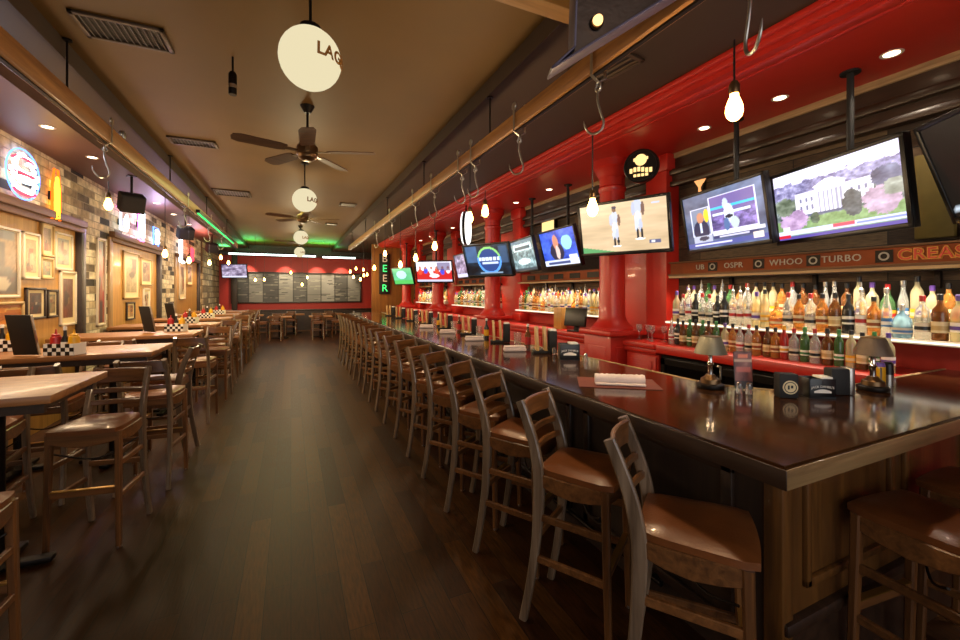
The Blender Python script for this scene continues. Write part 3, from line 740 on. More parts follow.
cad = [(-1.78, 4.76, R(-18), 'second high table, aisle end'), (-2.42, 5.30, R(-10), 'second high table, wall end'), (-1.45, 7.0, R(-15), 'third high table'), (-1.62, 8.75, R(-15), 'fourth high table'), (-1.6, 10.3, R(-12), 'fifth high table'), (-1.6, 11.95, R(-12), 'sixth high table')]
for x, y, rz, w in cad:
    caddy(x, y, rz, w); c, s = math.cos(rz), math.sin(rz)
    squeeze(x - .071 * c, y - .071 * s, M_redc, M_redc, 'red squeeze bottle in the caddy on the %s' % w)
    squeeze(x + .071 * c, y + .071 * s, M_yel, M_yel, 'yellow mustard bottle in the caddy on the %s' % w)
    sauce(x, y, 'dark sauce bottle between red and yellow ones on the %s' % w)
def menu(x, y, z, rz, lab, lean=12):
    o = thing('menu_board', lab, 'menu', (x, y, z), rz)
    Mx = Matrix.Rotation(R(-lean), 4, 'Y')
    b = NB(); bx(b, (0, 0, .18), (.012, .2, .35), .003); xf(b.verts, Mx); obj('cover', b, M_matte, o)
    b = NB(); bx(b, (0, -.102, .18), (.018, .008, .35), .002); xf(b.verts, Mx); obj('metal_edge', b, M_steel, o)
menu(-2.04, 4.8, 1.062, R(70), 'dark leaning menu stand beside the caddy on the second high table')
menu(-1.72, 6.9, 1.062, R(50), 'dark menu stand beside the caddy on the third high table')
menu(-1.85, 8.7, 1.062, R(50), 'dark menu stand beside the caddy on the fourth high table')

# ------------------------------------------------------------------ framed pictures
def art_fn(seed, bg, pal):
    rg = np.random.default_rng(seed)
    def fn(U, V):
        C = np.zeros(U.shape + (3,)) + np.array(bg)
        C += (rg.normal(size=U.shape) * .04)[..., None]
        for k in range(10):
            cx, cy, a, b_ = rg.uniform(.1, .9), rg.uniform(.05, .95), rg.uniform(.06, .28), rg.uniform(.05, .22)
            col = np.array(pal[rg.integers(len(pal))])
            m = (np.abs(U - cx) < a) & (np.abs(V - cy) < b_) if k % 2 else ((U - cx) / a) ** 2 + ((V - cy) / b_) ** 2 < 1
            C[m] = C[m] * .25 + col * .75
        return C
    return fn
P1 = [(.35, .25, .15), (.55, .45, .3), (.2, .15, .12), (.7, .62, .45), (.45, .2, .12)]
P2 = [(.6, .1, .08), (.8, .75, .65), (.15, .15, .2), (.3, .3, .32)]
P3 = [(.8, .5, .15), (.6, .3, .1), (.85, .7, .4), (.3, .15, .08)]
def frame(y, z, w, h, fm, seed, bg, pal, lab, mat_=True, x=XL - .04, fw=.028, group=None):
    o = thing('picture_frame', lab, 'picture', (x, y, z), R(90), group)
    b = NB()
    for q in ((-w / 2, w / 2, h / 2 - fw, h / 2), (-w / 2, w / 2, -h / 2, -h / 2 + fw), (-w / 2, -w / 2 + fw, -h / 2, h / 2), (w / 2 - fw, w / 2, -h / 2, h / 2)): bb(b, q[0], q[1], -.03, 0, q[2], q[3], .006)
    obj('frame', b, fm, o)
    b = NB(); bb(b, -w / 2 + .01, w / 2 - .01, -.012, -.004, -h / 2 + .01, h / 2 - .01); obj('mat_board', b, M_cream, o)
    s = .70 if mat_ else .98
    iw, ih = (w - 2 * fw) * s, (h - 2 * fw) * (s + .08 if mat_ else s)
    picture('print', iw, ih, 24, 24, art_fn(seed, bg, pal), M_print, o, Matrix.Translation((0, -.014, 0)))
frame(5.62, 1.9, .84, .72, M_whitef, 1, (.45, .35, .25), P2, 'largest framed picture with white frame, cut off by the left edge', False)
frame(6.26, 2.0, .34, .52, M_whitef, 2, (.6, .5, .35), P1, 'tall pale framed print right of the largest picture')
frame(6.60, 2.22, .29, .4, M_gold, 3, (.55, .42, .3), P1, 'highest small framed print below the wooden ledge')
frame(6.98, 2.11, .46, .47, M_whitef, 4, (.5, .48, .42), P1, 'pale framed print near the dark post, upper right of the group')
frame(6.585, 1.88, .29, .26, M_gold, 5, (.35, .4, .3), P1, 'small greenish framed print in the middle of the picture group')
frame(5.78, 1.37, .66, .26, M_gold, 6, (.6, .32, .1), P3, 'wide orange framed print low at the left edge', False)
frame(6.35, 1.47, .40, .36, M_darkz, 7, (.3, .2, .18), P2, 'dark framed print with white mat low in the picture group')
frame(6.71, 1.46, .25, .34, M_darkz, 8, (.4, .38, .3), P1, 'narrow dark framed print low in the picture group')
frame(7.1, 1.52, .42, .7, M_whitef, 9, (.4, .25, .2), P1, 'tall narrow pale framed print beside the dark post')
frame(9.45, 1.9, .82, .84, M_gold, 10, (.6, .52, .36), P1, 'tall gold framed picture in the second brick bay')
frame(10.3, 2.0, .7, .54, M_gold, 11, (.5, .42, .34), P1, 'gold framed picture right of the tall one in second bay')
frame(9.4, 1.26, .42, .32, M_darkz, 12, (.6, .45, .3), P3, 'small dark framed picture low in the second bay')
frame(10.3, 1.45, .4, .45, M_whitef, 13, (.7, .66, .6), P1, 'white framed print low at the far end of second bay')
frame(13.3, 1.9, .66, .98, M_whitef, 14, (.66, .6, .5), P1, 'white framed picture in the third brick bay')
frame(14.2, 2.1, .7, .6, M_gold, 15, (.5, .4, .3), P2, 'gold framed picture at the far end of third bay')
frame(8.0, 1.75, .3, 1.3, M_whitef, 16, (.6, .3, .2), P2, 'tall narrow pennant board on the first brick pillar', False, x=XL)

# ------------------------------------------------------------------ neon signs on the upper brick
def neon_obj(name, lab, y, z, parts, x=XL):
    o = thing(name, lab, 'neon sign', (x, y, z), R(90))
    b = NB()
    bb(b, -.06, .06, -.04, 0, -.05, .05); obj('transformer', b, M_black, o)
    for nm, m, paths, r in parts:
        b = NB()
        for p in paths: tube(b, p, r, 8)
        obj(nm, b, m, o)
def arcp(cx, cz, rx, rz, a0, a1, n=18, y=-.06): return [(cx + rx * math.cos(R(a0 + (a1 - a0) * i / n)), y, cz + rz * math.sin(R(a0 + (a1 - a0) * i / n))) for i in range(n + 1)]
def letterstrokes(s, size, y=-.08):
    b = []
    S = {'D': [[(0, 0), (0, 1), (.35, .95), (.55, .5), (.35, .05), (0, 0)]], 'I': [[(.2, 0), (.2, 1)]], 'E': [[(.5, 1), (0, 1), (0, 0), (.5, 0)], [(0, .5), (.4, .5)]], 'T': [[(0, 1), (.6, 1)], [(.3, 1), (.3, 0)]],
         'L': [[(0, 1), (0, 0), (.5, 0)]], 'O': [[(.3, 0), (.02, .3), (.02, .7), (.3, 1), (.55, .7), (.55, .3), (.3, 0)]], 'N': [[(0, 0), (0, 1), (.5, 0), (.5, 1)]], 'B': [[(0, 0), (0, 1), (.4, .9), (.4, .6), (0, .5), (.45, .4), (.45, .1), (0, 0)]], 'U': [[(0, 1), (0, .2), (.28, 0), (.55, .2), (.55, 1)]], 'R': [[(0, 0), (0, 1), (.45, .85), (.45, .6), (0, .5), (.5, 0)]]}
    W = len(s) * .72
    out = []
    for i, c in enumerate(s):
        for p in S[c]: out.append([((i * .72 - W / 2 + px) * size, y, (pz - .5) * size) for px, pz in p])
    return out
neon_obj('neon_sign', 'round glowing white and red neon sign on the upper brick at the left edge', 5.94, 2.83,
         [('outline', M_neonb, [arcp(0, 0, .3, .26, 0, 360, 30, -.05)], .007),
          ('white_script', M_neonw, [arcp(0, .1, .2, .08, 20, 340), arcp(0, .02, .24, .1, 170, 370), arcp(0, -.1, .22, .07, 0, 300), arcp(-.05, 0, .12, .2, 60, 200), arcp(.08, -.03, .1, .16, -90, 120)], .016),
          ('red_script', M_neonr, [arcp(-.02, .12, .2, .05, 30, 170), arcp(0, -.02, .24, .03, 0, 180), arcp(0, -.16, .2, .05, 200, 340)], .014)])
neon_obj('neon_bottle_sign', 'yellow and orange bottle shaped neon sign beside the round one', 6.6, 2.74,
         [('yellow_tube', M_neony, [[(-.03, -.06, -.26), (-.03, -.06, .1), (.0, -.06, .22), (.03, -.06, .1), (.03, -.06, -.26), (-.03, -.06, -.26)], [(0, -.06, -.22), (0, -.06, .12)]], .016),
          ('orange_tube', M_neono, [[(-.09, -.05, -.28), (-.09, -.05, .12), (-.04, -.05, .32), (.04, -.05, .32), (.09, -.05, .12), (.09, -.05, -.28)]], .013)])
neon_obj('neon_sign', 'white and pink neon sign over the second brick bay, nearest the hanging bulb', 8.75, 2.76, [('white_tube', M_neonw, letterstrokes('LO', .27), .016), ('pink_outline', M_neonp, [[(-.25, -.05, .22), (.2, -.05, .22)]], .01)])
neon_obj('neon_panel_sign', 'upright pink edged white neon panel over the second bay', 9.65, 2.85, [('white_tube', M_neonw, [[(-.05, -.08, -.24), (-.05, -.08, .24), (.05, -.08, .24), (.05, -.08, -.24)]], .025), ('pink_outline', M_neonp, [[(-.12, -.06, -.3), (-.12, -.06, .3), (.12, -.06, .3), (.12, -.06, -.3), (-.12, -.06, -.3)]], .018)])
neon_obj('neon_sign', 'square blue-white neon sign at the far end over the second bay', 10.65, 2.74, [('white_tube', M_neonw, letterstrokes('B', .27), .028), ('blue_outline', M_neonb, [[(-.2, -.05, -.19), (-.2, -.05, .19), (.14, -.05, .19), (.14, -.05, -.19), (-.2, -.05, -.19)]], .012)])
neon_obj('neon_sign', 'white neon sign over the third brick bay', 12.8, 2.64, [('white_tube', M_neonw, letterstrokes('L', .55), .04)])
neon_obj('neon_sign', 'small red neon letter over the third brick bay', 14.0, 2.65, [('red_tube', M_neonr, letterstrokes('B', .36), .03)])

# ------------------------------------------------------------------ speakers hung on the left
for i, (y, lab) in enumerate([(7.2, 'black box loudspeaker hanging from the left ceiling, nearest of three'), (10.4, 'black box loudspeaker hanging from the left ceiling, middle of three'), (13.6, 'black box loudspeaker hanging from the left ceiling, farthest of three')]):
    o = thing('loudspeaker', lab, 'speaker', (-2.0, y, 2.83), R(-62), 'hanging loudspeakers')
    T = Matrix.Rotation(R(24), 4, 'Y')
    b = NB(); bx(b, (0, 0, 0), (.22, .27, .24), .015); xf(b.verts, T); obj('cabinet', b, M_matte, o)
    b = NB(); bx(b, (.115, 0, 0), (.02, .25, .22), .008); xf(b.verts, T); obj('grille', b, M_grille, o)
    b = NB(); cyl(b, (0, 0, .10), (0, 0, .37), .015); bx(b, (0, 0, .365), (.1, .1, .01)); obj('bracket', b, M_iron, o)

# ------------------------------------------------------------------ timber rails with hooks
def rail(x, z0, z1, y0, y1, rods, lab):
    o = thing('timber_rail', lab, 'rail', (x, y0, z0))
    b = NB(); bb(b, -.035, .035, 0, y1 - y0, 0, z1 - z0, .008); obj('beam', b, M_beam, o)
    b = NB(); bb(b, -.012, .012, 0, y1 - y0, -.012, 0.0); obj('steel_track', b, M_iron, o)
    for y in rods:
        b = NB(); top = ZT if abs(x) < 1.53 else ZC
        cyl(b, (0, y - y0, z1 - z0), (0, y - y0, top - z0), .007); lathe(b, [(.03, 0), (.03, .012)], 12, (0, y - y0, top - z0 - .012)); obj('hanger_rod', b, M_iron, o)
rail(1.60, 2.86, 2.98, -1.5, 13.0, [0.3, 3.3, 5.3, 7.6, 10, 12.4], 'long timber rail hung near the bar carrying steel meat hooks')
rail(-1.5, 2.93, 3.08, -1.5, 14.5, [4.04, 6.9, 9.6, 12.4], 'long timber rail hung above the left tables carrying hooks')
# cross beam
o = thing('cross_beam', 'yellowish timber beam crossing overhead to the lit metal sign', 'beam', (0, 1.72, 2.985))
b = NB(); bb(b, -1.46, 1.56, -.05, .05, 0, .12, .008); obj('beam', b, M_beamx, o)
b = NB(); lathe(b, [(.012, 0), (.012, .01)], 10, (.95, -.05, .07), (0, -1, 0)); obj('bolt', b, M_iron, o)
for xx in (-1.3, 0.6):
    b = NB(); cyl(b, (xx, 0, .12), (xx, 0, ZT - 2.985), .008); obj('hanger_rod', b, M_iron, o)
def make_hook():
    o = thing('meat_hook', '', 'hook')
    # local origin is the underside of the rail; trolley straddles it
    b = NB()
    b.free()
    for s in (-1, 1):
        b = NB(); lathe(b, [(.0, 0), (.028, 0), (.032, .006), (.028, .014), (0, .014)], 14, (s * .04, 0, .17), (s, 0, 0)); obj('trolley_wheel', b, M_steel, o)
    b = NB(); 
    for s in (-1, 1): sweep(b, [(s * .05, 0, .17), (s * .05, 0, -.02), (0, 0, -.05)], .02, .006, (0, 1, 0))
    obj('trolley_bracket', b, M_steel, o)
    b = NB(); tube(b, [(0, .018 * math.cos(R(a)), -.075 + .026 * math.sin(R(a))) for a in range(0, 361, 24)], .006); obj('shackle', b, M_steel, o)
    b = NB()
    pts = smoothpath([(0, .0, -.09), (0, .004, -.15), (0, -.012, -.22), (0, -.03, -.285), (0, -.012, -.33), (0, .035, -.34), (0, .07, -.305), (0, .085, -.255)], 5)
    W = [.014] * (len(pts) - 6) + [.013, .012, .010, .008, .006, .003]
    sweep(b, pts, W, W, None, 0, True, 10)
    tube(b, [(0, .016 * math.cos(R(a)), -.088 + .016 * math.sin(R(a))) for a in range(0, 361, 24)], .006)
    obj('hook', b, M_steel, o)
    return Maker(o)
HK = make_hook()
for i, (y, rz) in enumerate([(1.02, 150), (1.88, 35), (2.78, 40), (3.62, 40), (3.95, 60), (4.85, 35), (5.7, 30), (7.2, 30), (8.6, 30)]):
    h_ = HK.put((1.60, y, 2.85), 0, 'steel meat hook on the rail beside the bar, %s from the near end' % ORD[i], 'hooks on the bar side rail')
    for c_ in kids(h_):
        if c_.name.startswith('hook'): c_.rotation_euler.z = R(rz)
for i, (y, rz) in enumerate([(4.72, 120), (7.75, 120), (9.8, 120), (11.5, 120)]):
    h_ = HK.put((-1.5, y, 2.95), 0, 'steel meat hook on the rail above the left tables, %s from the viewer' % ORD[i], 'hooks on the left rail')
    for c_ in kids(h_):
        if c_.name.startswith('hook'): c_.rotation_euler.z = R(rz)
o = thing('pulley_block', 'small steel trolley pulley riding the left rail beside the first hook', 'pulley', (-1.5, 5.1, 3.085))
b = NB(); lathe(b, [(0, 0), (.035, 0), (.04, .01), (.035, .02), (0, .02)], 16, (.0, 0, .04), (1, 0, 0)); obj('wheel', b, M_steel, o)
b = NB(); bx(b, (.01, 0, .04), (.05, .05, .07), .01); obj('housing', b, M_steel, o)

# ------------------------------------------------------------------ hanging filament bulbs
def make_bulb(top):
    o = thing('hanging_bulb', '', 'light bulb')
    return o
BULBN = [0]
def bulb(x, y, z, ztop, lab, power=7):
    o = thing('hanging_bulb', lab, 'light bulb', (x, y, z), 0, 'bare filament bulbs on black cords')
    b = NB(); cyl(b, (0, 0, .085), (0, 0, ztop - z), .004, n=8); obj('cord', b, M_black, o)
    b = NB(); lathe(b, [(.018, .045), (.02, .05), (.02, .08), (.012, .095), (0, .095)], 14); obj('socket', b, M_bronze, o)
    b = NB(); lathe(b, [(0, -.062), (.014, -.058), (.026, -.045), (.032, -.025), (.03, -.005), (.022, .02), (.016, .035), (.015, .048), (0, .048)], 16); obj('glass_bulb', b, M_bulb, o, 80)
    light('bulb_light', 'POINT', (x, y, z - .1), power, WARM, .04)
bl = [(1.60, 1.08, 2.34, 2.6, 'glowing bare bulb hanging nearest, in front of the red soffit'),
      (1.60, 1.93, 2.10, 2.52, 'glowing bare bulb hanging in front of the big baseball screen'),
      (1.60, 3.40, 2.34, 2.52, 'bare bulb hanging above the second column, right one of a close pair'),
      (1.60, 3.75, 2.34, 2.848, 'bare bulb hanging above the lit round sign, left one of a close pair'),
      (1.60, 4.85, 2.17, 2.52, 'bare bulb hanging from the sixth hook on the bar side rail'),
      (1.60, 5.70, 2.09, 2.52, 'bare bulb hanging from the seventh hook on the bar side rail'),
      (1.60, 6.6, 2.05, 2.848, 'bare bulb on the bar side rail above the far third of the bar'),
      (1.60, 7.8, 2.33, 2.848, 'bare bulb hanging high on the bar side rail near its far end'),
      (1.60, 8.9, 2.12, 2.848, 'bare bulb hanging low on the bar side rail near its far end'),
      (-1.5, 4.80, 2.40, 2.6, 'bare bulb hanging from the first left hook, before the loudspeaker'),
      (-1.5, 6.65, 2.11, 2.918, 'bare bulb on the left rail level with the second brick pillar'),
      (-1.5, 8.05, 2.12, 2.918, 'bare bulb on the left rail before the third brick bay'),
      (-1.5, 9.9, 2.2, 2.6, 'bare bulb on the left rail, fourth from the viewer'),
      (-1.5, 11.4, 2.42, 2.6, 'bare bulb on the left rail, fifth from the viewer'),
      (-1.5, 12.7, 2.38, 2.918, 'bare bulb on the left rail, farthest from the viewer')]
for i, q in enumerate(bl): bulb(*q, power=22 if i < 2 else 10 if q[0] > 0 else 14)
fb = [(-1.05, 15.2, 2.0), (-.8, 15.4, 2.02), (.0, 16.2, 2.3), (.35, 15.6, 1.87), (.55, 16.6, 2.15), (1.7, 13.6, 2.25), (1.85, 14.0, 2.1), (1.95, 13.2, 2.0), (2.2, 14.2, 2.35), (2.15, 13.8, 2.15), (2.35, 14.4, 2.2), (2.0, 14.5, 2.4)]
for i, (x, y, z) in enumerate(fb): bulb(x, y, z, ZT if x < 1.57 else ZC, 'bare bulb hanging over the far dining area, %s from the left' % ORD[i], 9)

# ------------------------------------------------------------------ globe lamps and fans
def sph(bm, r, n=32, m=16, sz=1.0): lathe(bm, [(r * math.sin(PI * k / m) if 0 < k < m else 0, -r * math.cos(PI * k / m) * sz) for k in range(m + 1)], n)
for i, (x, y) in enumerate([(.10, 2.53), (.18, 6.45), (.22, 10.9), (.26, 14.9)]):
    z = 2.915
    o = thing('globe_lamp', 'white glowing globe lamp on a ceiling rod, %s along the room' % ORD[i], 'lamp', (x, y, z), 0, 'globe lamps down the middle')
    b = NB(); sph(b, .167); obj('globe', b, M_globe, o, 80)
    b = NB(); cyl(b, (0, 0, .17), (0, 0, ZT - z), .008); lathe(b, [(.06, ZT - z - .03), (.03, ZT - z)], 16); lathe(b, [(.06, .155), (.055, .185), (.02, .2), (0, .2)], 20); obj('rod', b, M_iron, o)
    ang = R(2)
    def wrap(p, r=.172):
        th = p.x / r; ph = p.z / r
        q = Vector((math.sin(th) * math.cos(ph), -math.cos(th) * math.cos(ph), math.sin(ph))) * (r - p.y * .4)
        return Matrix.Rotation(ang, 3, 'Z') @ q
    b = NB(); text_bm(b, 'LAGER', .088, Matrix.Identity(4), .003, offset=.0025, fn=lambda p: wrap(Vector((p.x + .15, p.y, p.z - .015)))); obj('lettering', b, M_brown, o)
    light('globe_or_fill_light', 'POINT', (x, y, z - .23), [12, 46, 60, 60][i], (1, .8, .46), .14)
for i, (x, y, a0) in enumerate([(.15, 4.5, -20), (.2, 8.6, -12), (.24, 12.7, -25)]):
    z = 3.0
    o = thing('ceiling_fan', 'bronze ceiling fan with wooden blades, %s along the room' % ORD[i], 'fan', (x, y, z), 0, 'ceiling fans down the middle')
    b = NB(); lathe(b, [(0, -.09), (.05, -.085), (.085, -.06), (.09, -.04), (.10, -.03), (.10, .05), (.08, .075), (.04, .09), (.03, .12), (0, .12)], 24); obj('motor', b, M_bronze, o)
    b = NB(); cyl(b, (0, 0, .1), (0, 0, ZT - z), .012); lathe(b, [(.03, ZT - z - .07), (.07, ZT - z)], 16); obj('rod', b, M_iron, o)
    for k in range(5):
        a = R(a0 + 72 * k); Mz = Matrix.Rotation(a, 4, 'Z') @ Matrix.Rotation(R(10), 4, 'X')
        b = NB(); prism(b, [(.2, -.05), (.26, -.068), (.6, -.075), (.66, -.05), (.67, 0), (.66, .05), (.6, .075), (.26, .068), (.2, .05)], .008, Mz @ Matrix.Rotation(R(90), 4, 'X')); bl_ = obj('blade', b, M_fanw, o)
        b = NB(); bx(b, (.15, 0, 0), (.14, .04, .008)); xf(b.verts, Mz); obj('blade_arm', b, M_bronze, bl_)

# ------------------------------------------------------------------ ceiling fixtures
def vent(x, y, w, l, z, lab, rz=0, nsl=12):
    o = thing('ceiling_vent', lab, 'vent', (x, y, z), rz)
    b = NB()
    for q in ((-w / 2, w / 2, -l / 2, -l / 2 + .03), (-w / 2, w / 2, l / 2 - .03, l / 2), (-w / 2, -w / 2 + .03, -l / 2, l / 2), (w / 2 - .03, w / 2, -l / 2, l / 2)): bb(b, *q, -.02, 0, .003)
    obj('frame', b, M_duct2, o)
    b = NB(); bb(b, -w / 2 + .02, w / 2 - .02, -l / 2 + .02, l / 2 - .02, -.004, 0); obj('backing', b, M_duct, o)
    b = NB()
    for k in range(nsl): bx(b, (-w / 2 + .05 + (w - .1) * k / (nsl - 1), 0, -.012), (.016, l - .06, .004), 0, Matrix.Rotation(R(35), 4, 'Y'))
    obj('louvre', b, M_duct2, o)
vent(-1.08, 3.75, .52, .32, ZT, 'large dark slatted ceiling vent nearest the left rail', R(0))
vent(-1.1, 6.15, .5, .26, ZT, 'second slatted ceiling vent beside the left rail', 0)
vent(-1.0, 9.0, .6, .5, ZT, 'wide dark ceiling vent farther along on the left')
vent(1.1, 9.2, .34, .34, ZT, 'small square ceiling vent right of the fans')
vent(1.0, 12.0, .3, .3, ZT, 'small farther ceiling vent right of the fans')
vent(2.15, 2.45, .4, .4, ZC, 'square ceiling vent behind the first free hook by the lit sign', R(8), 6)
def downlight(x, y, z, lab, power=12, col=WARMW):
    o = thing('downlight', lab, 'ceiling light', (x, y, z), 0, 'recessed downlights')
    b = NB(); lathe(b, [(.042, 0), (.06, -.004), (.062, -.001), (.062, 0)], 20, cap=False); obj('ring', b, M_whitef, o)
    b = NB(); lathe(b, [(0, -.002), (.043, -.002)], 20, cap=False); obj('lens', b, M_down, o)
    light('downlight_light', 'SPOT', (x, y, z - .02), power, col, .04, rot=(0, 0, 0), spot=R(115))
for i, y in enumerate([1.39, 2.09, 2.78, 4.3, 5.45, 6.5, 7.9, 8.8, 9.7, 11.5, 12.5]): downlight(3.67, y, 3.2, 'round downlight in the red soffit, %s from the near end' % ORD[i], 22)
for i, (x, y) in enumerate([(-2.15, 4.4), (-2.15, 5.4), (-2.15, 6.4), (-2.2, 9.2), (-2.2, 10.4), (-2.2, 11.8)]): downlight(x, y, 3.2, 'small downlight in the left side ceiling, %s from the viewer' % ORD[i], 12)
o = thing('hanging_spotlight', 'small dark cylinder spotlight hanging from the ceiling left of the globe', 'spotlight', (-.42, 3.8, 3.16))
b = NB(); lathe(b, [(0, 0), (.028, 0), (.03, .01), (.03, .16), (.02, .18), (0, .18)], 16); obj('body', b, M_iron, o)
b = NB(); lathe(b, [(.0305, .05), (.0305, .08)], 16, cap=False); obj('band', b, M_chrome, o)
b = NB(); cyl(b, (0, 0, .18), (0, 0, ZT - 3.16), .008); obj('stem', b, M_iron, o)

# tubes
def tubelight(x0, x1, y0, y1, z, m, lab, r=.03):
    o = thing('tube_light', lab, 'tube light', (x0, y0, z))
    b = NB(); cyl(b, (0, 0, 0), (x1 - x0, y1 - y0, 0), r); obj('tube', b, m, o)
    b = NB(); bb(b, -.03, .03 + (x1 - x0), -.03, .03 + (y1 - y0), r, r + .05); obj('housing', b, M_iron, o)
    if r < .02:
        for f in (.05, .5, .95):
            b = NB(); bb(b, -.064, .03, (y1 - y0) * f - .01, (y1 - y0) * f + .01, r + .04, r + .06); obj('clip', b, M_iron, o)
    if r > .02:
        for f in (.2, .8):
            b = NB(); cyl(b, ((x1 - x0) * f, 0, r + .05), ((x1 - x0) * f, 0, (ZT if x0 + (x1 - x0) * f < 1.57 and x0 + (x1 - x0) * f > -1.52 else ZC) - z), .006); obj('hanger_rod', b, M_iron, o)
tubelight(-2.0, .85, 16.9, 16.9, 2.95, M_tubew, 'longer white tube light hung across the far dining area')
tubelight(1.1, 2.3, 16.9, 16.9, 2.93, M_tubew, 'shorter white tube light hung across the far dining area')
tubelight(-1.40, -1.40, 8.2, 12.8, 2.9, M_tubeg, 'green glowing tube light along the left rail', .014)
for x in (-1.7, .9):
    light('green_glow', 'AREA', (x, 16.9, 3.08), 40, (.1, 1.0, .25), 1.4, .3, (PI, 0, 0))
light('added_floor_glow', 'AREA', (-.2, 9.5, 3.4), 62, (1.0, 1.0, .3), 1.5, 2.5, (0, 0, 0))  # added light with no fixture, makes the golden-green patch on the floor
light('tube_glow', 'AREA', (-.5, 16.8, 2.88), 25, (.9, 1, .95), 3.0, .2, (0, 0, 0))

# ------------------------------------------------------------------ marquee sign overhead
o = thing('marquee_sign', 'weathered metal arrow-shaped marquee sign with round bulbs, cut by the top edge', 'sign', (.97, 1.44, 2.5))
# arrow head polygon in local (x, z); local plane turned to face the camera and tipped down
TM = Matrix.Rotation(R(-28), 4, 'Z') @ Matrix.Rotation(R(14), 4, 'X') @ Matrix.Scale(.68, 4)
poly = [(0, 0), (.86, .47), (.9, .9), (.5, .85), (.14, .8), (.13, .1)]
b = NB(); prism(b, [(0.02, .02), (.9, .51), (.86, .95), (.15, .9), (.15, .12)], .04, TM @ Matrix.Translation((0, .02, 0))); obj('face', b, M_rustf, o)
b = NB()
pl = [(0, 0), (.95, .52), (.9, 1.0), (.13, .93), (.13, .11), (0, 0)]
for (xa, za), (xb, zb) in zip(pl, pl[1:]):
    d = Vector((xb - xa, zb - za)); L_ = d.length; ang = math.atan2(d.y, d.x)
    bx(b, ((xa + xb) / 2, .0, (za + zb) / 2), (L_, .25, .012), .002, Matrix.Rotation(-ang, 4, 'Y'))
xf(b.verts, TM); obj('rim', b, M_navy, o)
for k, (x, z) in enumerate([(.27, .27), (.56, .46), (.26, .62), (.62, .8)]):
    b = NB(); lathe(b, [(.0, .0), (.034, .0), (.04, .02), (.03, .03), (0, .03)], 16, (x, .022, z), (0, -1, 0)); xf(b.verts, TM); s_ = obj('bulb_socket', b, M_bronze, o)
    b = NB(); lathe(b, [(0, .03), (.02, .03), (.03, .05), (.024, .075), (0, .085)], 16, (x, .022, z), (0, -1, 0)); xf(b.verts, TM); obj('bulb', b, emis('marquee_bulb_glow_%d' % k, 'ffc880', 1.6 if k else 2.4), s_)
b = NB()
for rr in (.03, .045): tube(b, [TM @ Vector((.40 + rr * math.cos(R(a)), .012, .46 + rr * math.sin(R(a)))) for a in range(0, 361, 20)], .006)
obj('swirl_mark', b, M_steel, o)
b = NB(); tube(b, [TM @ Vector((.5, .06, .9)), Vector((.4, .1, 1.46 - .5 + .0))], .01); obj('hanger', b, M_iron, o)

# ------------------------------------------------------------------ television screens
def A(*c): return np.array(c)
def rect(C, U, V, x0, x1, y0, y1, c, a=1.0):
    m = (U >= x0) & (U <= x1) & (V >= y0) & (V <= y1); C[m] = C[m] * (1 - a) + A(*c) * a
def ell(C, U, V, cx, cy, a, b_, c, al=1.0):
    m = ((U - cx) / a) ** 2 + ((V - cy) / b_) ** 2 < 1; C[m] = C[m] * (1 - al) + A(*c) * al
def noise(U, V, s, seed):
    rg = np.random.default_rng(seed); n_ = np.zeros(U.shape)
    for o_, f in ((1.0, s / 5), (.6, s / 2.3), (.4, s)):
        k = max(3, int(f)); g = rg.uniform(-1, 1, (k + 2, k + 2))
        x = np.clip(U, 0, 1) * k; y = np.clip(V, 0, 1) * k; ix = np.minimum(x.astype(int), k); iy = np.minimum(y.astype(int), k); fx = x - ix; fy = y - iy
        n_ += o_ * (g[iy, ix] * (1 - fx) * (1 - fy) + g[iy, ix + 1] * fx * (1 - fy) + g[iy + 1, ix] * (1 - fx) * fy + g[iy + 1, ix + 1] * fx * fy)
    return n_ * .5
def sc_baseball(U, V):
    C = np.zeros(U.shape + (3,)) + A(.80, .70, .56)
    C += (noise(U * .3, V, 50, 1) * .08 + .05 * (V - .5))[..., None]
    m = V < .13 - .3 * U; C[m] = A(.35, .6, .38)
    for cx, cy, s in ((.42, .5, 1.0), (.69, .66, 1.12)):
        ell(C, U, V, cx, cy + .2 * s, .04 * s, .14 * s, (.74, .76, .82)); ell(C, U, V, cx - .045 * s, cy + .16 * s, .018 * s, .12 * s, (.7, .72, .8)); ell(C, U, V, cx + .05 * s, cy + .15 * s, .017 * s, .12 * s, (.45, .34, .3))
        ell(C, U, V, cx, cy - .02 * s, .036 * s, .14 * s, (.8, .82, .88)); ell(C, U, V, cx - .018 * s, cy - .14 * s, .018 * s, .12 * s, (.78, .8, .86)); ell(C, U, V, cx + .02 * s, cy - .14 * s, .018 * s, .12 * s, (.72, .74, .82))
        ell(C, U, V, cx - .012 * s, cy - .29 * s, .012, .1 * s, (.12, .12, .16)); ell(C, U, V, cx + .03 * s, cy - .29 * s, .012, .1 * s, (.12, .12, .16)); ell(C, U, V, cx + .01 * s, cy - .38 * s, .05 * s, .018, (.95, .95, .95))
        ell(C, U, V, cx, cy + .37 * s, .026 * s, .055 * s, (.42, .3, .24)); ell(C, U, V, cx, cy + .41 * s, .028 * s, .03 * s, (.15, .16, .28))
    rect(C, U, V, .8, .92, .13, .2, (.35, .36, .48)); rect(C, U, V, .82, .86, .14, .19, (.9, .9, .95)); rect(C, U, V, .84, .93, .9, .93, (.75, .78, .9))
    return C
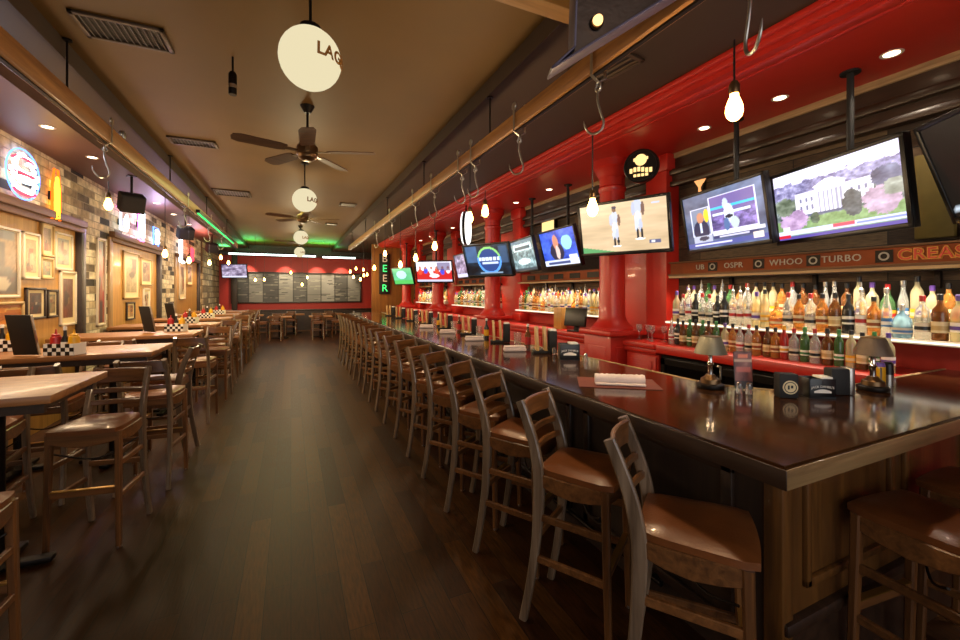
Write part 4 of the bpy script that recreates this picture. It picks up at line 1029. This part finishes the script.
def sc_news(U, V):
    C = np.zeros(U.shape + (3,)) + A(.32, .38, .52); C += (noise(U, V, 25, 2) * .25)[..., None] * A(.8, .9, 1)
    rect(C, U, V, .09, .36, .24, .76, (.85, .86, .95)); rect(C, U, V, .105, .345, .26, .74, (.45, .5, .62))
    ell(C, U, V, .22, .34, .11, .2, (.1, .12, .28)); ell(C, U, V, .22, .58, .05, .1, (.75, .5, .38)); ell(C, U, V, .31, .6, .035, .12, (.95, .8, .15)); rect(C, U, V, .205, .235, .3, .48, (.8, .85, .95))
    rect(C, U, V, .36, .92, .26, .9, (.88, .88, .96)); rect(C, U, V, .375, .905, .28, .88, (.42, .36, .62))
    n_ = noise(U, V, 90, 3); m = (U > .375) & (U < .905) & (V > .28) & (V < .6); C[m] += (n_[m] * .5)[..., None] * A(.8, .7, .9)
    rect(C, U, V, .375, .905, .66, .7, (.2, .75, .95)); rect(C, U, V, .4, .85, .55, .585, (.85, .9, .95))
    ell(C, U, V, .57, .72, .035, .1, (.75, .8, .9)); ell(C, U, V, .6, .55, .06, .17, (.82, .85, .92)); ell(C, U, V, .6, .5, .05, .03, (.12, .12, .2)); ell(C, U, V, .56, .37, .035, .11, (.3, .42, .62)); ell(C, U, V, .66, .38, .05, .1, (.75, .8, .8))
    rect(C, U, V, .1, .36, .12, .24, (.7, .72, .8)); ell(C, U, V, .24, .19, .07, .04, (.2, .2, .3))
    rect(C, U, V, .37, .97, .2, .26, (.9, .9, .94)); rect(C, U, V, .37, .9, .15, .2, (.18, .2, .4)); rect(C, U, V, .45, .8, .165, .185, (.8, .8, .9)); rect(C, U, V, 0, 1, .04, .12, (.3, .33, .6)); rect(C, U, V, .1, .6, .065, .095, (.85, .85, .95)); rect(C, U, V, .84, .95, .06, .16, (.95, .9, .85))
    return C
def sc_house(U, V):
    C = np.zeros(U.shape + (3,)) + A(.93, .91, 1.0)
    n_ = noise(U, V, 70, 5); n2 = noise(U, V, 140, 6)
    m = V < .84 + .05 * n_; C[m] = A(.58, .56, .72); C[m] += (n2[m] * .35)[..., None]
    m = V < .62 + .05 * n_; C[m] = A(.50, .54, .55); C[m] += (n2[m] * .4)[..., None]
    rect(C, U, V, .66, .72, .8, .97, (.86, .84, .95))
    m = V < .3 + .02 * n_; C[m] = A(.5, .62, .42); C[m] += (n2[m] * .15)[..., None]
    rect(C, U, V, .2, .82, .34, .66, (.95, .94, .99)); rect(C, U, V, .2, .82, .63, .65, (.8, .78, .86)); rect(C, U, V, .38, .62, .3, .7, (.97, .96, 1)); m = (np.abs(U - .5) < .14 - (V - .7) * 1.4) & (V > .7) & (V < .78); C[m] = A(.96, .95, 1)
    for k in range(6): rect(C, U, V, .405 + k * .035, .42 + k * .035, .34, .62, (.62, .62, .72))
    for k in (.24, .29, .34, .66, .71, .76):
        rect(C, U, V, k, k + .018, .52, .58, (.5, .5, .62)); rect(C, U, V, k, k + .018, .4, .47, (.5, .5, .62))
    rect(C, U, V, .28, .72, .3, .335, (.35, .38, .5))
    for cx, cy, a, b_, c in ((.16, .28, .14, .16, (.72, .6, .75)), (.1, .5, .1, .13, (.48, .52, .45)), (.66, .38, .075, .17, (.3, .33, .36)), (.36, .27, .04, .08, (.26, .34, .28)), (.86, .35, .13, .18, (.68, .58, .68)), (.9, .62, .1, .12, (.35, .37, .5)), (.95, .47, .08, .1, (.55, .58, .55))):
        m = ((U - cx) / a) ** 2 + ((V - cy) / b_) ** 2 < 1 + .6 * n2; C[m] = A(*c); C[m] += (n_[m] * .25)[..., None]
    rect(C, U, V, 0, 1, .06, .14, (.82, .84, .97)); rect(C, U, V, .5, .66, .09, .14, (.85, .3, .4)); rect(C, U, V, 0, 1, .0, .05, (.35, .3, .62)); rect(C, U, V, .0, .12, .03, .08, (.8, .15, .22)); rect(C, U, V, .05, .12, .09, .2, (.95, .92, .98)); rect(C, U, V, .68, 1, .09, .115, (.5, .55, .85))
    return C
def sc_dark(U, V):
    C = np.zeros(U.shape + (3,)) + A(.06, .05, .05); C += (noise(U, V, 12, 8) * .03)[..., None]
    ell(C, U, V, .3, .35, .2, .12, (.14, .06, .05)); rect(C, U, V, .02, .3, .06, .12, (.75, .8, .85)); ell(C, U, V, .55, .6, .2, .15, (.1, .1, .12)); rect(C, U, V, .55, .58, .6, .7, (.2, .3, .5))
    return C
def sc_anchor(U, V):
    C = np.zeros(U.shape + (3,)) + A(.22, .34, .78); C += (noise(U, V, 30, 9) * .3)[..., None] * A(.7, .8, 1)
    ell(C, U, V, .75, .62, .14, .2, (.6, .85, .8)); ell(C, U, V, .44, .4, .2, .26, (.16, .14, .24)); ell(C, U, V, .44, .68, .08, .2, (.8, .52, .42)); ell(C, U, V, .46, .38, .06, .2, (.85, .75, .72))
    rect(C, U, V, .0, 1, .0, .16, (.85, .88, .96)); rect(C, U, V, .1, .75, .05, .11, (.25, .3, .5)); rect(C, U, V, .75, .97, .12, .28, (.9, .9, .95))
    return C
def sc_city(U, V):
    C = np.zeros(U.shape + (3,)) + A(.45, .56, .58); n_ = noise(U, V, 60, 10); C += (n_ * .5)[..., None]
    rect(C, U, V, .1, .9, .66, .86, (.82, .9, .92)); rect(C, U, V, .15, .85, .7, .82, (.15, .3, .35)); rect(C, U, V, 0, 1, .9, 1, (.2, .4, .5)); rect(C, U, V, 0, 1, 0, .08, (.2, .26, .3)); ell(C, U, V, .5, .3, .3, .1, (.85, .9, .9))
    return C
def sc_ring(U, V):
    C = np.zeros(U.shape + (3,)) + A(.10, .16, .22); C += (noise(U, V, 20, 11) * .25)[..., None] * A(.4, .8, 1)
    rect(C, U, V, .03, .3, .45, .98, (.32, .46, .66), .7); rect(C, U, V, .8, .97, .4, .95, (.3, .4, .55), .6)
    r = ((U - .55) / .27) ** 2 + ((V - .5) / .45) ** 2
    m = (r < 1) & (r > .72); C[m] = A(.35, .62, .95); m2 = m & (V > .6); C[m2] = A(.55, .8, .45); m = r < .72; C[m] = A(.16, .26, .5)
    rect(C, U, V, .32, .78, .48, .6, (.88, .92, 1)); 
    for k in range(5): rect(C, U, V, .37 + k * .085, .385 + k * .085, .48, .6, (.2, .3, .55))
    rect(C, U, V, .38, .74, .38, .44, (.8, .86, 1)); rect(C, U, V, .3, .8, .06, .1, (.5, .6, .7))
    return C
def sc_red(U, V):
    C = np.zeros(U.shape + (3,)) + A(.9, .9, .96); C += (noise(U, V, 25, 12) * .12)[..., None]
    m = V < .55 + .1 * noise(U, V, 14, 3); C[m] = A(.75, .14, .14)
    for k in range(6): ell(C, U, V, .1 + k * .16, .5 + .06 * (k % 2), .06, .16, [(.85, .3, .2), (.3, .3, .8), (.9, .85, .85)][k % 3]); ell(C, U, V, .1 + k * .16, .7, .035, .07, (.7, .45, .35))
    ell(C, U, V, .5, .3, .14, .1, (.95, .9, .92)); rect(C, U, V, 0, 1, 0, .12, (.75, .75, .85)); rect(C, U, V, .6, .95, .55, .95, (.3, .25, .4), .6)
    return C
def sc_green(U, V):
    C = np.zeros(U.shape + (3,)) + A(.35, .72, .5); C += (noise(U, V, 10, 13) * .1)[..., None]; ell(C, U, V, .45, .6, .26, .26, (.7, .86, .88)); m = V < .25; C[m] = A(.3, .7, .34)
    return C
def sc_grey(U, V):
    C = np.zeros(U.shape + (3,)) + A(.5, .45, .55); C += (noise(U, V, 40, 14) * .45)[..., None]; rect(C, U, V, 0, 1, 0, .15, (.8, .8, .9)); return C
def tv(x, y, z, heading, tilt, w, h, fn, nx, lab, pole=True, ztop=3.2, arm=None):
    o = thing('television', lab, 'television', (x, y, z), R(heading), 'televisions over the back bar')
    T = Matrix.Rotation(R(tilt), 4, 'X')
    b = NB(); bx(b, (0, .025, 0), (w, .05, h), .008); bx(b, (0, .06, -.02), (w * .7, .05, h * .6), .015)
    xf(b.verts, T); obj('casing', b, M_black, o)
    bz = .028; b = NB()
    for q in ((-w / 2, w / 2, h / 2 - bz, h / 2), (-w / 2, w / 2, -h / 2, -h / 2 + bz * 1.3), (-w / 2, -w / 2 + bz, -h / 2, h / 2), (w / 2 - bz, w / 2, -h / 2, h / 2)): bb(b, q[0], q[1], -.012, .004, q[2], q[3], .004)
    bx(b, (0, -.013, -h / 2 + .016), (.05, .003, .008))
    xf(b.verts, T); obj('bezel', b, M_black, o)
    picture('screen', w - 2 * bz, h - 2.2 * bz, nx, int(nx * .56), fn, M_screen, o, T @ Matrix.Translation((0, -.003, 0.002)))
    if arm:
        b = NB(); sweep(b, [(0, .06, -.03), (0, .2, -.03), (arm[0], arm[1], -.03)], .05, .04, (0, 0, 1)); obj('wall_arm', b, M_matte, o)
    elif pole:
        b = NB(); cyl(b, (0, .16, -.05), (0, .16, ztop - z), .022); lathe(b, [(.06, 0), (.06, -.015)], 16, (0, .16, ztop - z)); obj('pole', b, M_matte, o)
        b = NB(); bx(b, (0, .11, -.02), (.2, .1, .16), .01); obj('mount', b, M_matte, o)
tv(3.55, 1.68, 2.28, -108, 7.3, 1.0, .585, sc_house, 150, 'large screen showing a white columned mansion among trees')
tv(3.59, 2.545, 2.28, -103.5, 9.5, 1.0, .585, sc_news, 130, 'large screen showing a sports news show with inset pictures')
tv(3.07, 3.25, 2.26, -66, 11.3, .95, .56, sc_baseball, 130, 'screen showing two baseball players on tan dirt, before the first column', arm=(-.36, .64))
tv(3.12, .70, 2.28, -127, 19, 1.02, .6, sc_dark, 40, 'dark screen cut by the right edge, nearest of the row')
tv(3.60, 5.10, 2.25, -94, 15, 1.0, .585, sc_anchor, 70, 'screen showing a suited presenter on blue, left of the baseball one')
tv(3.60, 6.12, 2.22, -98, 13, 1.0, .585, sc_city, 50, 'grey-teal screen partly hidden behind the presenter one')
tv(3.05, 6.40, 2.14, -64, 18.5, 1.0, .585, sc_ring, 80, 'dark screen with a blue ring emblem before the second column', arm=(-.49, .75))
tv(3.62, 8.9, 2.2, -92, 13, 1.0, .585, sc_grey, 40, 'greyish screen beside the ring emblem screen, mostly hidden')
tv(3.35, 10.2, 2.12, -37, 16, 1.0, .585, sc_red, 60, 'screen showing a red and white crowd before the third column')
tv(3.3, 13.3, 2.11, -65, 17, 1.0, .585, sc_green, 40, 'small looking pale green screen farthest along the bar')
tv(-1.85, 17.2, 2.35, -20, 10, .9, .52, sc_grey, 24, 'small far screen on the left near the chalkboard', True, ZC)

o = thing('neon_glass_sign', 'small orange lit cocktail glass shape on the boards above the news screen', 'neon sign', (XR - .02, 3.15, 2.78), R(-90))
b = NB(); prism(b, [(-.09, .09), (.09, .09), (.012, -.03), (.012, -.1), (.05, -.12), (-.05, -.12), (-.012, -.1), (-.012, -.03)], .02, Matrix.Translation((0, -.05, 0))); obj('lit_shape', b, emis('orange_sign_glow', 'ffae6a', 1.3), o)
b = NB(); bb(b, -.04, .04, -.04, 0, -.06, .06); obj('back_box', b, M_black, o)
o = thing('lit_wall_sign', 'small bright cream lit panel on the boards above the presenter screen', 'sign', (XR - .01, 6.1, 2.74), R(-90))
b = NB(); bb(b, -.2, .2, -.06, 0, -.16, .16, .01); obj('case', b, M_black, o)
b = NB(); bb(b, -.18, .18, -.066, -.058, -.14, .14); obj('lit_face', b, M_signam, o)
o = thing('register_screen', 'dark till screen on a stand on the back bar past the first column', 'monitor', (3.64, 4.75, 1.046), R(-70))
b = NB(); bx(b, (0, 0, .2), (.34, .04, .26), .01, Matrix.Rotation(R(-10), 4, 'X')); obj('screen_case', b, M_black, o)
b = NB(); bx(b, (0, .03, .05), (.06, .06, .1), .01); bx(b, (0, .02, .008), (.2, .18, .016), .004); obj('stand', b, M_matte, o)
o = thing('paper_box', 'upright tan card box on the back bar beside the till screen', 'box', (3.7, 5.2, 1.046), R(-80))
b = NB(); bx(b, (0, 0, .16), (.16, .12, .32), .004); obj('box', b, M_honey, o)
# round lit signs
o = thing('round_lit_sign', 'round black sign with amber lit emblem on the first column', 'sign', (3.46, 3.36, 2.95), R(-58))
b = NB(); lathe(b, [(0, 0), (.17, 0), (.18, -.01), (.18, -.07), (.172, -.08), (.16, -.08), (.155, -.07), (0, -.07)], 32, (0, 0, 0), (0, 1, 0)); obj('case', b, M_black, o)
b = NB()
lathe(b, [(0, 0), (.062, 0), (.055, .004), (0, .004)], 20, (0.0, -.071, .062), (0, -1, 0)); bx(b, (-.05, -.072, .07), (.05, .004, .035), .01); bx(b, (.05, -.072, .075), (.05, .004, .03), .01)
obj('emblem', b, M_signam, o)
b = NB()
for k in range(6): bx(b, (-.1 + k * .04, -.072, -.045 + .012 * math.sin(k)), (.03, .004, .05), .006)
for k in range(4): bx(b, (-.06 + k * .04, -.072, -.1), (.03, .004, .03), .006)
obj('letter_shapes', b, M_signam, o)
b = NB(); bx(b, (0, .06, .1), (.04, .12, .04)); obj('bracket', b, M_iron, o)
o = thing('disc_lit_sign', 'white lit round sign seen nearly edge-on below the soffit near the second column', 'sign', (2.95, 7.1, 2.78), R(58))
b = NB(); lathe(b, [(0, -.06), (.28, -.06), (.3, -.045), (.3, .045), (.28, .06), (0, .06)], 36, (0, 0, 0), (0, 1, 0)); obj('lit_face', b, M_signlit, o)
b = NB(); lathe(b, [(.302, -.025), (.315, -.025), (.315, .025), (.302, .025)], 36, (0, 0, 0), (0, 1, 0)); obj('rim', b, M_black, o)
b = NB(); cyl(b, (0, 0, .3), (0, 0, .42), .012); obj('hanger', b, M_iron, o)

# vertical BEER sign on the partition
o = thing('vertical_letter_sign', 'black upright sign with green and white letters on the tan partition', 'sign', (3.05, 14.97, 2.25))
b = NB(); bb(b, -.19, .19, -.05, 0, -.72, .72, .01); obj('board', b, M_matte, o)
for k, (c, m) in enumerate((('B', M_white), ('E', M_tubeg), ('E', M_white), ('R', M_tubeg))):
    b = NB(); text_bm(b, c, .36, Matrix.Translation((0, -.056, .53 - .35 * k)), .004); obj('letter', b, m, o)

# ------------------------------------------------------------------ things on the bar
ZB = 1.071
def bar_lamp(x, y, lab, m, hgt=1.0):
    o = thing('table_lamp', lab, 'lamp', (x, y, ZB), 0, 'small lamps on the bar')
    b = NB(); lathe(b, [(0, 0), (.066, 0), (.07, .008), (.068, .022), (.058, .028), (0, .028)], 24); obj('foot', b, M_iron, o)
    b = NB(); lathe(b, [(.05, .028), (.048, .05), (.03, .062), (.022, .075), (0, .075)], 20); obj('barrel_base', b, M_bronze, o)
    b = NB(); lathe(b, [(.014, .07), (.012, .12), (.018, .13), (.011, .145), (.011, .18), (.016, .19), (.01, .2), (.01, .225), (0, .225)], 14); obj('stem', b, M_chrome, o)
    b = NB(); lathe(b, [(.082, .19), (.08, .2), (.055, .275), (.05, .283), (.048, .283), (.053, .272), (.078, .2), (.08, .19)], 24, cap=False); obj('shade', b, m, o)
    b = NB(); lathe(b, [(.049, .282), (.052, .286), (.0, .292)], 24, cap=False); obj('shade_cap', b, M_brass, o)
    b = NB(); tube(b, [(.05, .0, .03), (.085, .0, .04), (.085, .0, .11), (.06, 0, .115)], .005); obj('side_handle', b, M_steel, o)
    light('bar_lamp_light', 'POINT', (x, y, ZB + .215), .8, WARM, .015)
bar_lamp(2.11, 1.56, 'small lamp with grey-green metal shade on the bar, left of the tent card', M_copper)
bar_lamp(2.86, 1.16, 'small lamp with mottled brown metal shade near the right edge of the bar', mat('mottled_shade', '6a5a4c', .5, .5, var=.6, bump=.4, scale=40))
def tentcard(x, y, rz, lab):
    o = thing('tent_card', lab, 'card', (x, y, ZB), rz)
    b = NB(); bx(b, (0, .012, .105), (.095, .004, .2), .002, Matrix.Rotation(R(-5), 4, 'X')); obj('holder', b, M_black, o)
    def fn(U, V):
        C = np.zeros(U.shape + (3,)) + A(.42, .2, .16); C += (noise(U, V, 16, 21) * .25)[..., None]; rect(C, U, V, 0, 1, .72, .8, (.75, .6, .5)); rect(C, U, V, .1, .9, .45, .6, (.7, .35, .3)); rect(C, U, V, .0, 1, .0, .2, (.12, .08, .08)); rect(C, U, V, .2, .8, .85, .93, (.85, .45, .3)); return C
    picture('printed_face', .09, .192, 16, 28, fn, M_print, o, Matrix.Translation((0, .008, .105)) @ Matrix.Rotation(R(-5), 4, 'X'))
tentcard(2.23, 1.45, R(-30), 'upright dark red tent card on the bar between lamp and black caddy')
def napkin_caddy(x, y, rz, s, lab):
    o = thing('napkin_caddy', lab, 'caddy', (x, y, ZB), rz, 'black napkin caddies on the bar')
    w, d, h = .17 * s, .12 * s, .135 * s
    b = NB(); bb(b, -w / 2, w / 2, -d / 2, -d / 2 + .006, 0, h, .002); bb(b, -w / 2, w / 2, d / 2 - .006, d / 2, 0, h, .002); bb(b, -w / 2, -w / 2 + .006, -d / 2, d / 2, 0, h, .002); bb(b, w / 2 - .006, w / 2, -d / 2, d / 2, 0, h, .002); bb(b, -w / 2, w / 2, -d / 2, d / 2, 0, .008); bb(b, -.003, .003, -d / 2, d / 2, 0, h); obj('box', b, M_black, o)
    b = NB(); bx(b, (w * .22, 0, h * .6), (w * .45, d * .8, h * .98), .004); obj('napkins', b, M_white, o)
    # arched mark on the front
    b = NB()
    def arch(p): return Vector((p.x, p.y, p.z + .02 * s * math.cos(p.x / (w * .45)) * 1.0 - .012 * s))
    text_bm(b, "JACK DANIEL'S", .022 * s, Matrix.Translation((0, -d / 2 - .001, h * .55)), .0008, fn=arch)
    pl_ = [(-.055 * s, -.018 * s)] + [(-.055 * s + .11 * s * k / 8, -.006 * s + .014 * s * math.sin(PI * k / 8)) for k in range(9)] + [(.055 * s, -.018 * s)]
    prism(b, pl_, .001, Matrix.Translation((0, -d / 2 - .0012, h * .42)))
    obj('white_mark', b, M_white, o)
    return o
o = napkin_caddy(2.42, 1.205, R(-30), .72, 'black napkin caddy with white arched mark at the inner bar corner')
o = thing('drink_menu_box', 'black holder with a round tan emblem beside the corner napkin caddy', 'menu holder', (2.27, 1.265, ZB), R(-35))
b = NB(); bx(b, (0, 0, .06), (.085, .06, .12), .004); obj('box', b, M_matte, o)
b = NB(); lathe(b, [(0, 0), (.034, 0), (.034, .002), (0, .002)], 24, (.005, -.031, .055), (0, -1, 0)); e = obj('round_emblem', b, M_cream, o)
b = NB(); lathe(b, [(.024, .002), (.028, .002), (.028, .003), (.024, .003), (.024, .002)], 24, (.005, -.031, .055), (0, -1, 0), cap=False); bx(b, (-.003, -.0335, .055), (.008, .001, .02)); bx(b, (.012, -.0335, .058), (.01, .001, .014)); obj('emblem_mark', b, M_black, e)
o = thing('steel_bin', 'grey metal ice bin standing behind the corner napkin caddy', 'bin', (2.58, 1.19, ZB), R(-30))
b = NB(); bb(b, -.05, .05, -.03, .03, 0, .135, .006); obj('body', b, M_matte, o)
b = NB(); bb(b, .035, .06, -.034, .034, 0, .14, .004); obj('side_plate', b, M_steel, o)
napkin_caddy(2.0, 2.70, R(-25), .9, 'black napkin caddy with white arched mark beside the wooden menus')
# towel roll on a placemat
b = NB(); bx(b, (0, 0, .0015), (.44, .27, .003)); o = obj('placemat', b, M_mar); o.location = (1.72, 1.86, ZB); o.rotation_euler = (0, 0, R(-35)); tag(o, 'reddish brown paper placemat under the rolled white towel', 'placemat')
o = thing('rolled_towel', 'rolled white towel lying on the reddish paper placemat', 'towel', (1.70, 1.82, ZB + .004), R(-35))
b = NB(); pts = [(-.135 + .27 * k / 20, 0, .03) for k in range(21)]
sweep(b, pts, [.06 + .004 * math.sin(k * 1.9) for k in range(21)], [.056 + .005 * math.sin(k * 2.7) for k in range(21)], (0, 1, 0), 0, True, 16); obj('roll', b, M_towel, o)
b = NB(); bx(b, (0, -.03, .008), (.27, .05, .01), .004); obj('loose_flap', b, M_towel, o)
def menus(x, y, rz, lab, s=1.0):
    o = thing('menu_stand', lab, 'menu stand', (x, y, ZB), rz, 'wooden menu stands along the bar')
    for xx in (-.05, .02):
        b = NB(); bx(b, (xx, 0, .115 * s), (.026, .09, .23 * s), .003, Matrix.Rotation(R(-3), 4, 'Y')); obj('menu_board', b, M_menuw, o)
    b = NB(); bx(b, (-.015, 0, .012), (.14, .11, .024), .004); obj('base', b, M_matte, o)
    b = NB(); bx(b, (.085, 0, .1 * s), (.07, .1, .19 * s), .006); obj('dispenser', b, M_matte, o)
    b = NB(); bx(b, (.085, 0, .2 * s), (.06, .085, .02), .003); obj('napkins', b, M_white, o)
my = [3.06, 3.9, 4.75, 5.6, 6.5, 7.4, 8.3, 9.2]
for i, y in enumerate(my): menus(1.99, y, R(-25), 'pale wooden menu stand on the bar, %s from the black caddies' % ORD[i])
def shaker(x, y, m, lab):
    o = thing('shaker', lab, 'shaker', (x, y, ZB), 0, 'salt and pepper shakers on the bar')
    o.scale = (.75, .75, .75)
    b = NB(); lathe(b, [(0, 0), (.02, 0), (.021, .005), (.018, .06), (0, .06)], 14); obj('body', b, m, o)
    b = NB(); lathe(b, [(.0185, .058), (.019, .07), (.01, .08), (0, .081)], 14); obj('cap', b, M_chrome, o)
shaker(2.02, 2.93, M_glassclear, 'clear salt shaker right of the first wooden menu stand')
shaker(2.05, 2.55, M_glassclear, 'clear salt shaker right of the black caddy by the menus')
shaker(2.13, 1.41, M_glassclear, 'clear salt shaker in front of the tent card')
shaker(2.16, 1.38, M_glassclear, 'clear pepper shaker in front of the tent card')
for i, (y, g) in enumerate([(3.25, 'second'), (4.15, 'third'), (5.0, 'fourth'), (5.9, 'fifth')]):
    b = NB(); bx(b, (0, 0, .017), (.2, .09, .032), .012); bx(b, (0, 0, .04), (.19, .08, .016), .008); o = obj('folded_towel', b, M_towel); o.location = (1.82, y, ZB); o.rotation_euler = (0, 0, R(-20)); tag(o, 'folded white towel on the bar before the %s wooden menu stand' % g, 'towel', 'folded towels on the bar')
SB = [None]
for i, (x, y, g) in enumerate([(2.06, 3.42, 'first'), (2.04, 4.3, 'second'), (2.04, 5.15, 'third'), (2.04, 6.0, 'fourth'), (2.02, 6.9, 'fifth')]):
    o = thing('sauce_bottle', 'dark sauce bottle behind the %s wooden menu stand on the bar' % g, 'bottle', (x, y, ZB), 0, 'sauce bottles along the bar')
    b = NB(); lathe(b, [(0, 0), (.028, 0), (.029, .12), (.012, .16), (.011, .21), (0, .21)], 14); obj('body', b, M_black if i % 2 else M_bodies['brown'], o)
    b = NB(); lathe(b, [(.0295, .03), (.0295, .1)], 14, cap=False); obj('label', b, M_yel if i % 2 else M_redc, o)
    b = NB(); lathe(b, [(.013, .2), (.013, .225), (0, .225)], 10); obj('cap', b, M_white, o)
    t_ = thing('tumbler', 'clear tumbler beside the sauce bottle behind the %s menu stand' % g, 'glass', (x - .02, y + .16, ZB), 0, 'tumblers along the bar')
    b = NB(); lathe(b, [(0, 0), (.033, 0), (.04, .13), (.038, .13), (.031, .008), (0, .008)], 16); obj('body', b, M_glassclear, t_)
# cocktail cans at the right
o = thing('drink_shaker_can', 'yellow drinks can with purple top beside the right bar lamp', 'can', (3.02, 1.20, ZB)); b = NB(); lathe(b, [(0, 0), (.028, 0), (.03, .005), (.03, .11), (0, .11)], 18); obj('body', b, M_yel, o); b = NB(); lathe(b, [(.03, .11), (.026, .13), (0, .132)], 18); obj('lid', b, M_purp, o)
o = thing('drink_shaker_can', 'black and silver can right of the yellow drinks can', 'can', (3.1, 1.19, ZB)); b = NB(); lathe(b, [(0, 0), (.024, 0), (.024, .06)], 18); obj('body', b, M_steel, o); b = NB(); lathe(b, [(.0245, .06), (.0245, .12), (.016, .13), (0, .13)], 18); obj('lid', b, M_black, o)

# ------------------------------------------------------------------ far dining area
def chalk(U, V):
    C = np.zeros(U.shape + (3,)); k = np.floor(U * 9).astype(int)
    base = np.array([.22, .44, .2, .5, .28, .46, .52, .3, .48])[np.clip(k, 0, 8)]
    C += base[..., None] * A(1, .97, .88)
    rg = np.random.default_rng(4)
    for i in range(170):
        x, y = rg.uniform(0, .97), rg.uniform(.06, .94); w = rg.uniform(.02, .07)
        rect(C, U, V, x, x + w, y, y + rg.uniform(.01, .035), (.62, .6, .52) if rg.random() < .6 else (.08, .08, .07), .6)
    for j in range(10):
        m = np.abs(U - j / 9) < .004; C[m] = A(.05, .04, .03)
    return C
o = thing('chalkboard', 'long wall chalkboard menu of grey panels on the red far wall', 'chalkboard', (.35, YF - .02, 1.78))
picture('writing_surface', 4.9, 1.16, 150, 70, chalk, M_print, o, Matrix.Translation((0, -.035, 0)))
b = NB()
for q in ((-2.5, 2.5, .58, .64), (-2.5, 2.5, -.64, -.58), (-2.5, -2.43, -.64, .64), (2.43, 2.5, -.64, .64)): bb(b, q[0], q[1], -.07, 0, q[2], q[3], .008)
bb(b, -2.45, 2.45, -.03, 0, -.6, .6)
obj('frame', b, M_darkw, o)
for x in (-1.6, -.2, 1.0, 2.0):
    light('far_wall_spot', 'SPOT', (x, YF - .55, 3.0), 150, WARMW, .05, rot=(R(25), 0, 0), spot=R(70))
def make_dtable():
    o = thing('dining_table', '', 'table')
    b = NB(); bx(b, (0, 0, .74), (.75, .75, .04), .006); obj('tabletop', b, M_table, o)
    b = NB(); cyl(b, (0, 0, .05), (0, 0, .72), .04); bx(b, (0, 0, .03), (.55, .07, .03)); bx(b, (0, 0, .03), (.07, .55, .03)); obj('pedestal', b, M_iron, o)
    return Maker(o)
DT = make_dtable()
k = 0
for i, (x, y) in enumerate([(-.35, 15.8), (.95, 15.7), (-1.3, 17.4), (.1, 17.5), (1.5, 17.4)]):
    DT.put((x, y, 0), 0, 'low square dining table in the far dining area, %s counted left to right by row' % ORD[i], 'low tables at the far end')
    for j, (dx, dy, hd, w) in enumerate([(-.1, -.5, 85, 'near'), (-.1, .5, -92, 'far')] + ([(-.55, 0, 0, 'left-hand')] if i in (0, 2) else [(.55, 0, 180, 'right-hand')] if i in (1, 4) else [])):
        stool(x + dx, y + dy, hd, 'dark low chair on the %s side of the %s far dining table' % (w, ORD[i]), 'chairs of the far dining area', (1, 1, .78))
o = thing('wall_post', 'dark timber post standing at the left end of the chalkboard', 'post', (-1.95, 18.2, 0)); b = NB(); bb(b, -.09, .09, -.09, .09, 0, 3.2, .01); obj('shaft', b, M_darkz, o)
b = NB(); bb(b, -.13, .13, -.13, .13, 0, .3, .01); obj('base', b, M_darkz, o)

# ------------------------------------------------------------------ lights of the place, plus an added overhead fill
light('window_daylight', 'AREA', (.2, YN - .3, 1.7), 80, (.96, .95, .93), 4.8, 2.3, (R(90), 0, 0))
for i, (y0, y1) in enumerate(bays):
    light('picture_light', 'AREA', (XL + .25, (y0 + y1) / 2, 2.38), 17 * (y1 - y0), WARM, .06, y1 - y0, (0, R(-25), 0))
for y, c, p in ((4.4, (.75, .8, 1), 10), (5.85, (1, .55, .15), 5), (9.6, (.85, .6, 1), 22), (12.9, (.9, .75, 1), 8), (14.0, (1, .2, .15), 8)):
    light('neon_glow', 'POINT', (XL + .35, y, 2.85), p, c, .12)
light('far_red_glow', 'POINT', (-2.2, 13.2, 3.0), 8, (1, .2, .1), .15)
light('globe_or_fill_light', 'POINT', (.05, -1.5, 2.7), 16, WARMW, .14)  # added warm fill behind the camera, no globe hangs here

w = bpy.data.worlds.new('World'); SC.world = w; w.use_nodes = True
bg = w.node_tree.nodes['Background']; bg.inputs[0].default_value = (.6, .75, 1, 1); bg.inputs[1].default_value = 0.4

# ------------------------------------------------------------------ camera and view
cd = bpy.data.cameras.new('Camera'); cam = bpy.data.objects.new('Camera', cd); COL.objects.link(cam)
cd.sensor_width = 36; cd.lens = 415 / 960 * 36
cd.shift_y = -(320 - 292) / 960
cam.location = (0, 0, 1.6); cam.rotation_euler = (R(90), 0, -math.atan(189 / 415))
cd.clip_start = .05; SC.camera = cam
vs = SC.view_settings; vs.view_transform = 'Standard'; vs.look = 'None'; vs.gamma = 1; vs.exposure = 0.0; vs.use_curve_mapping = False
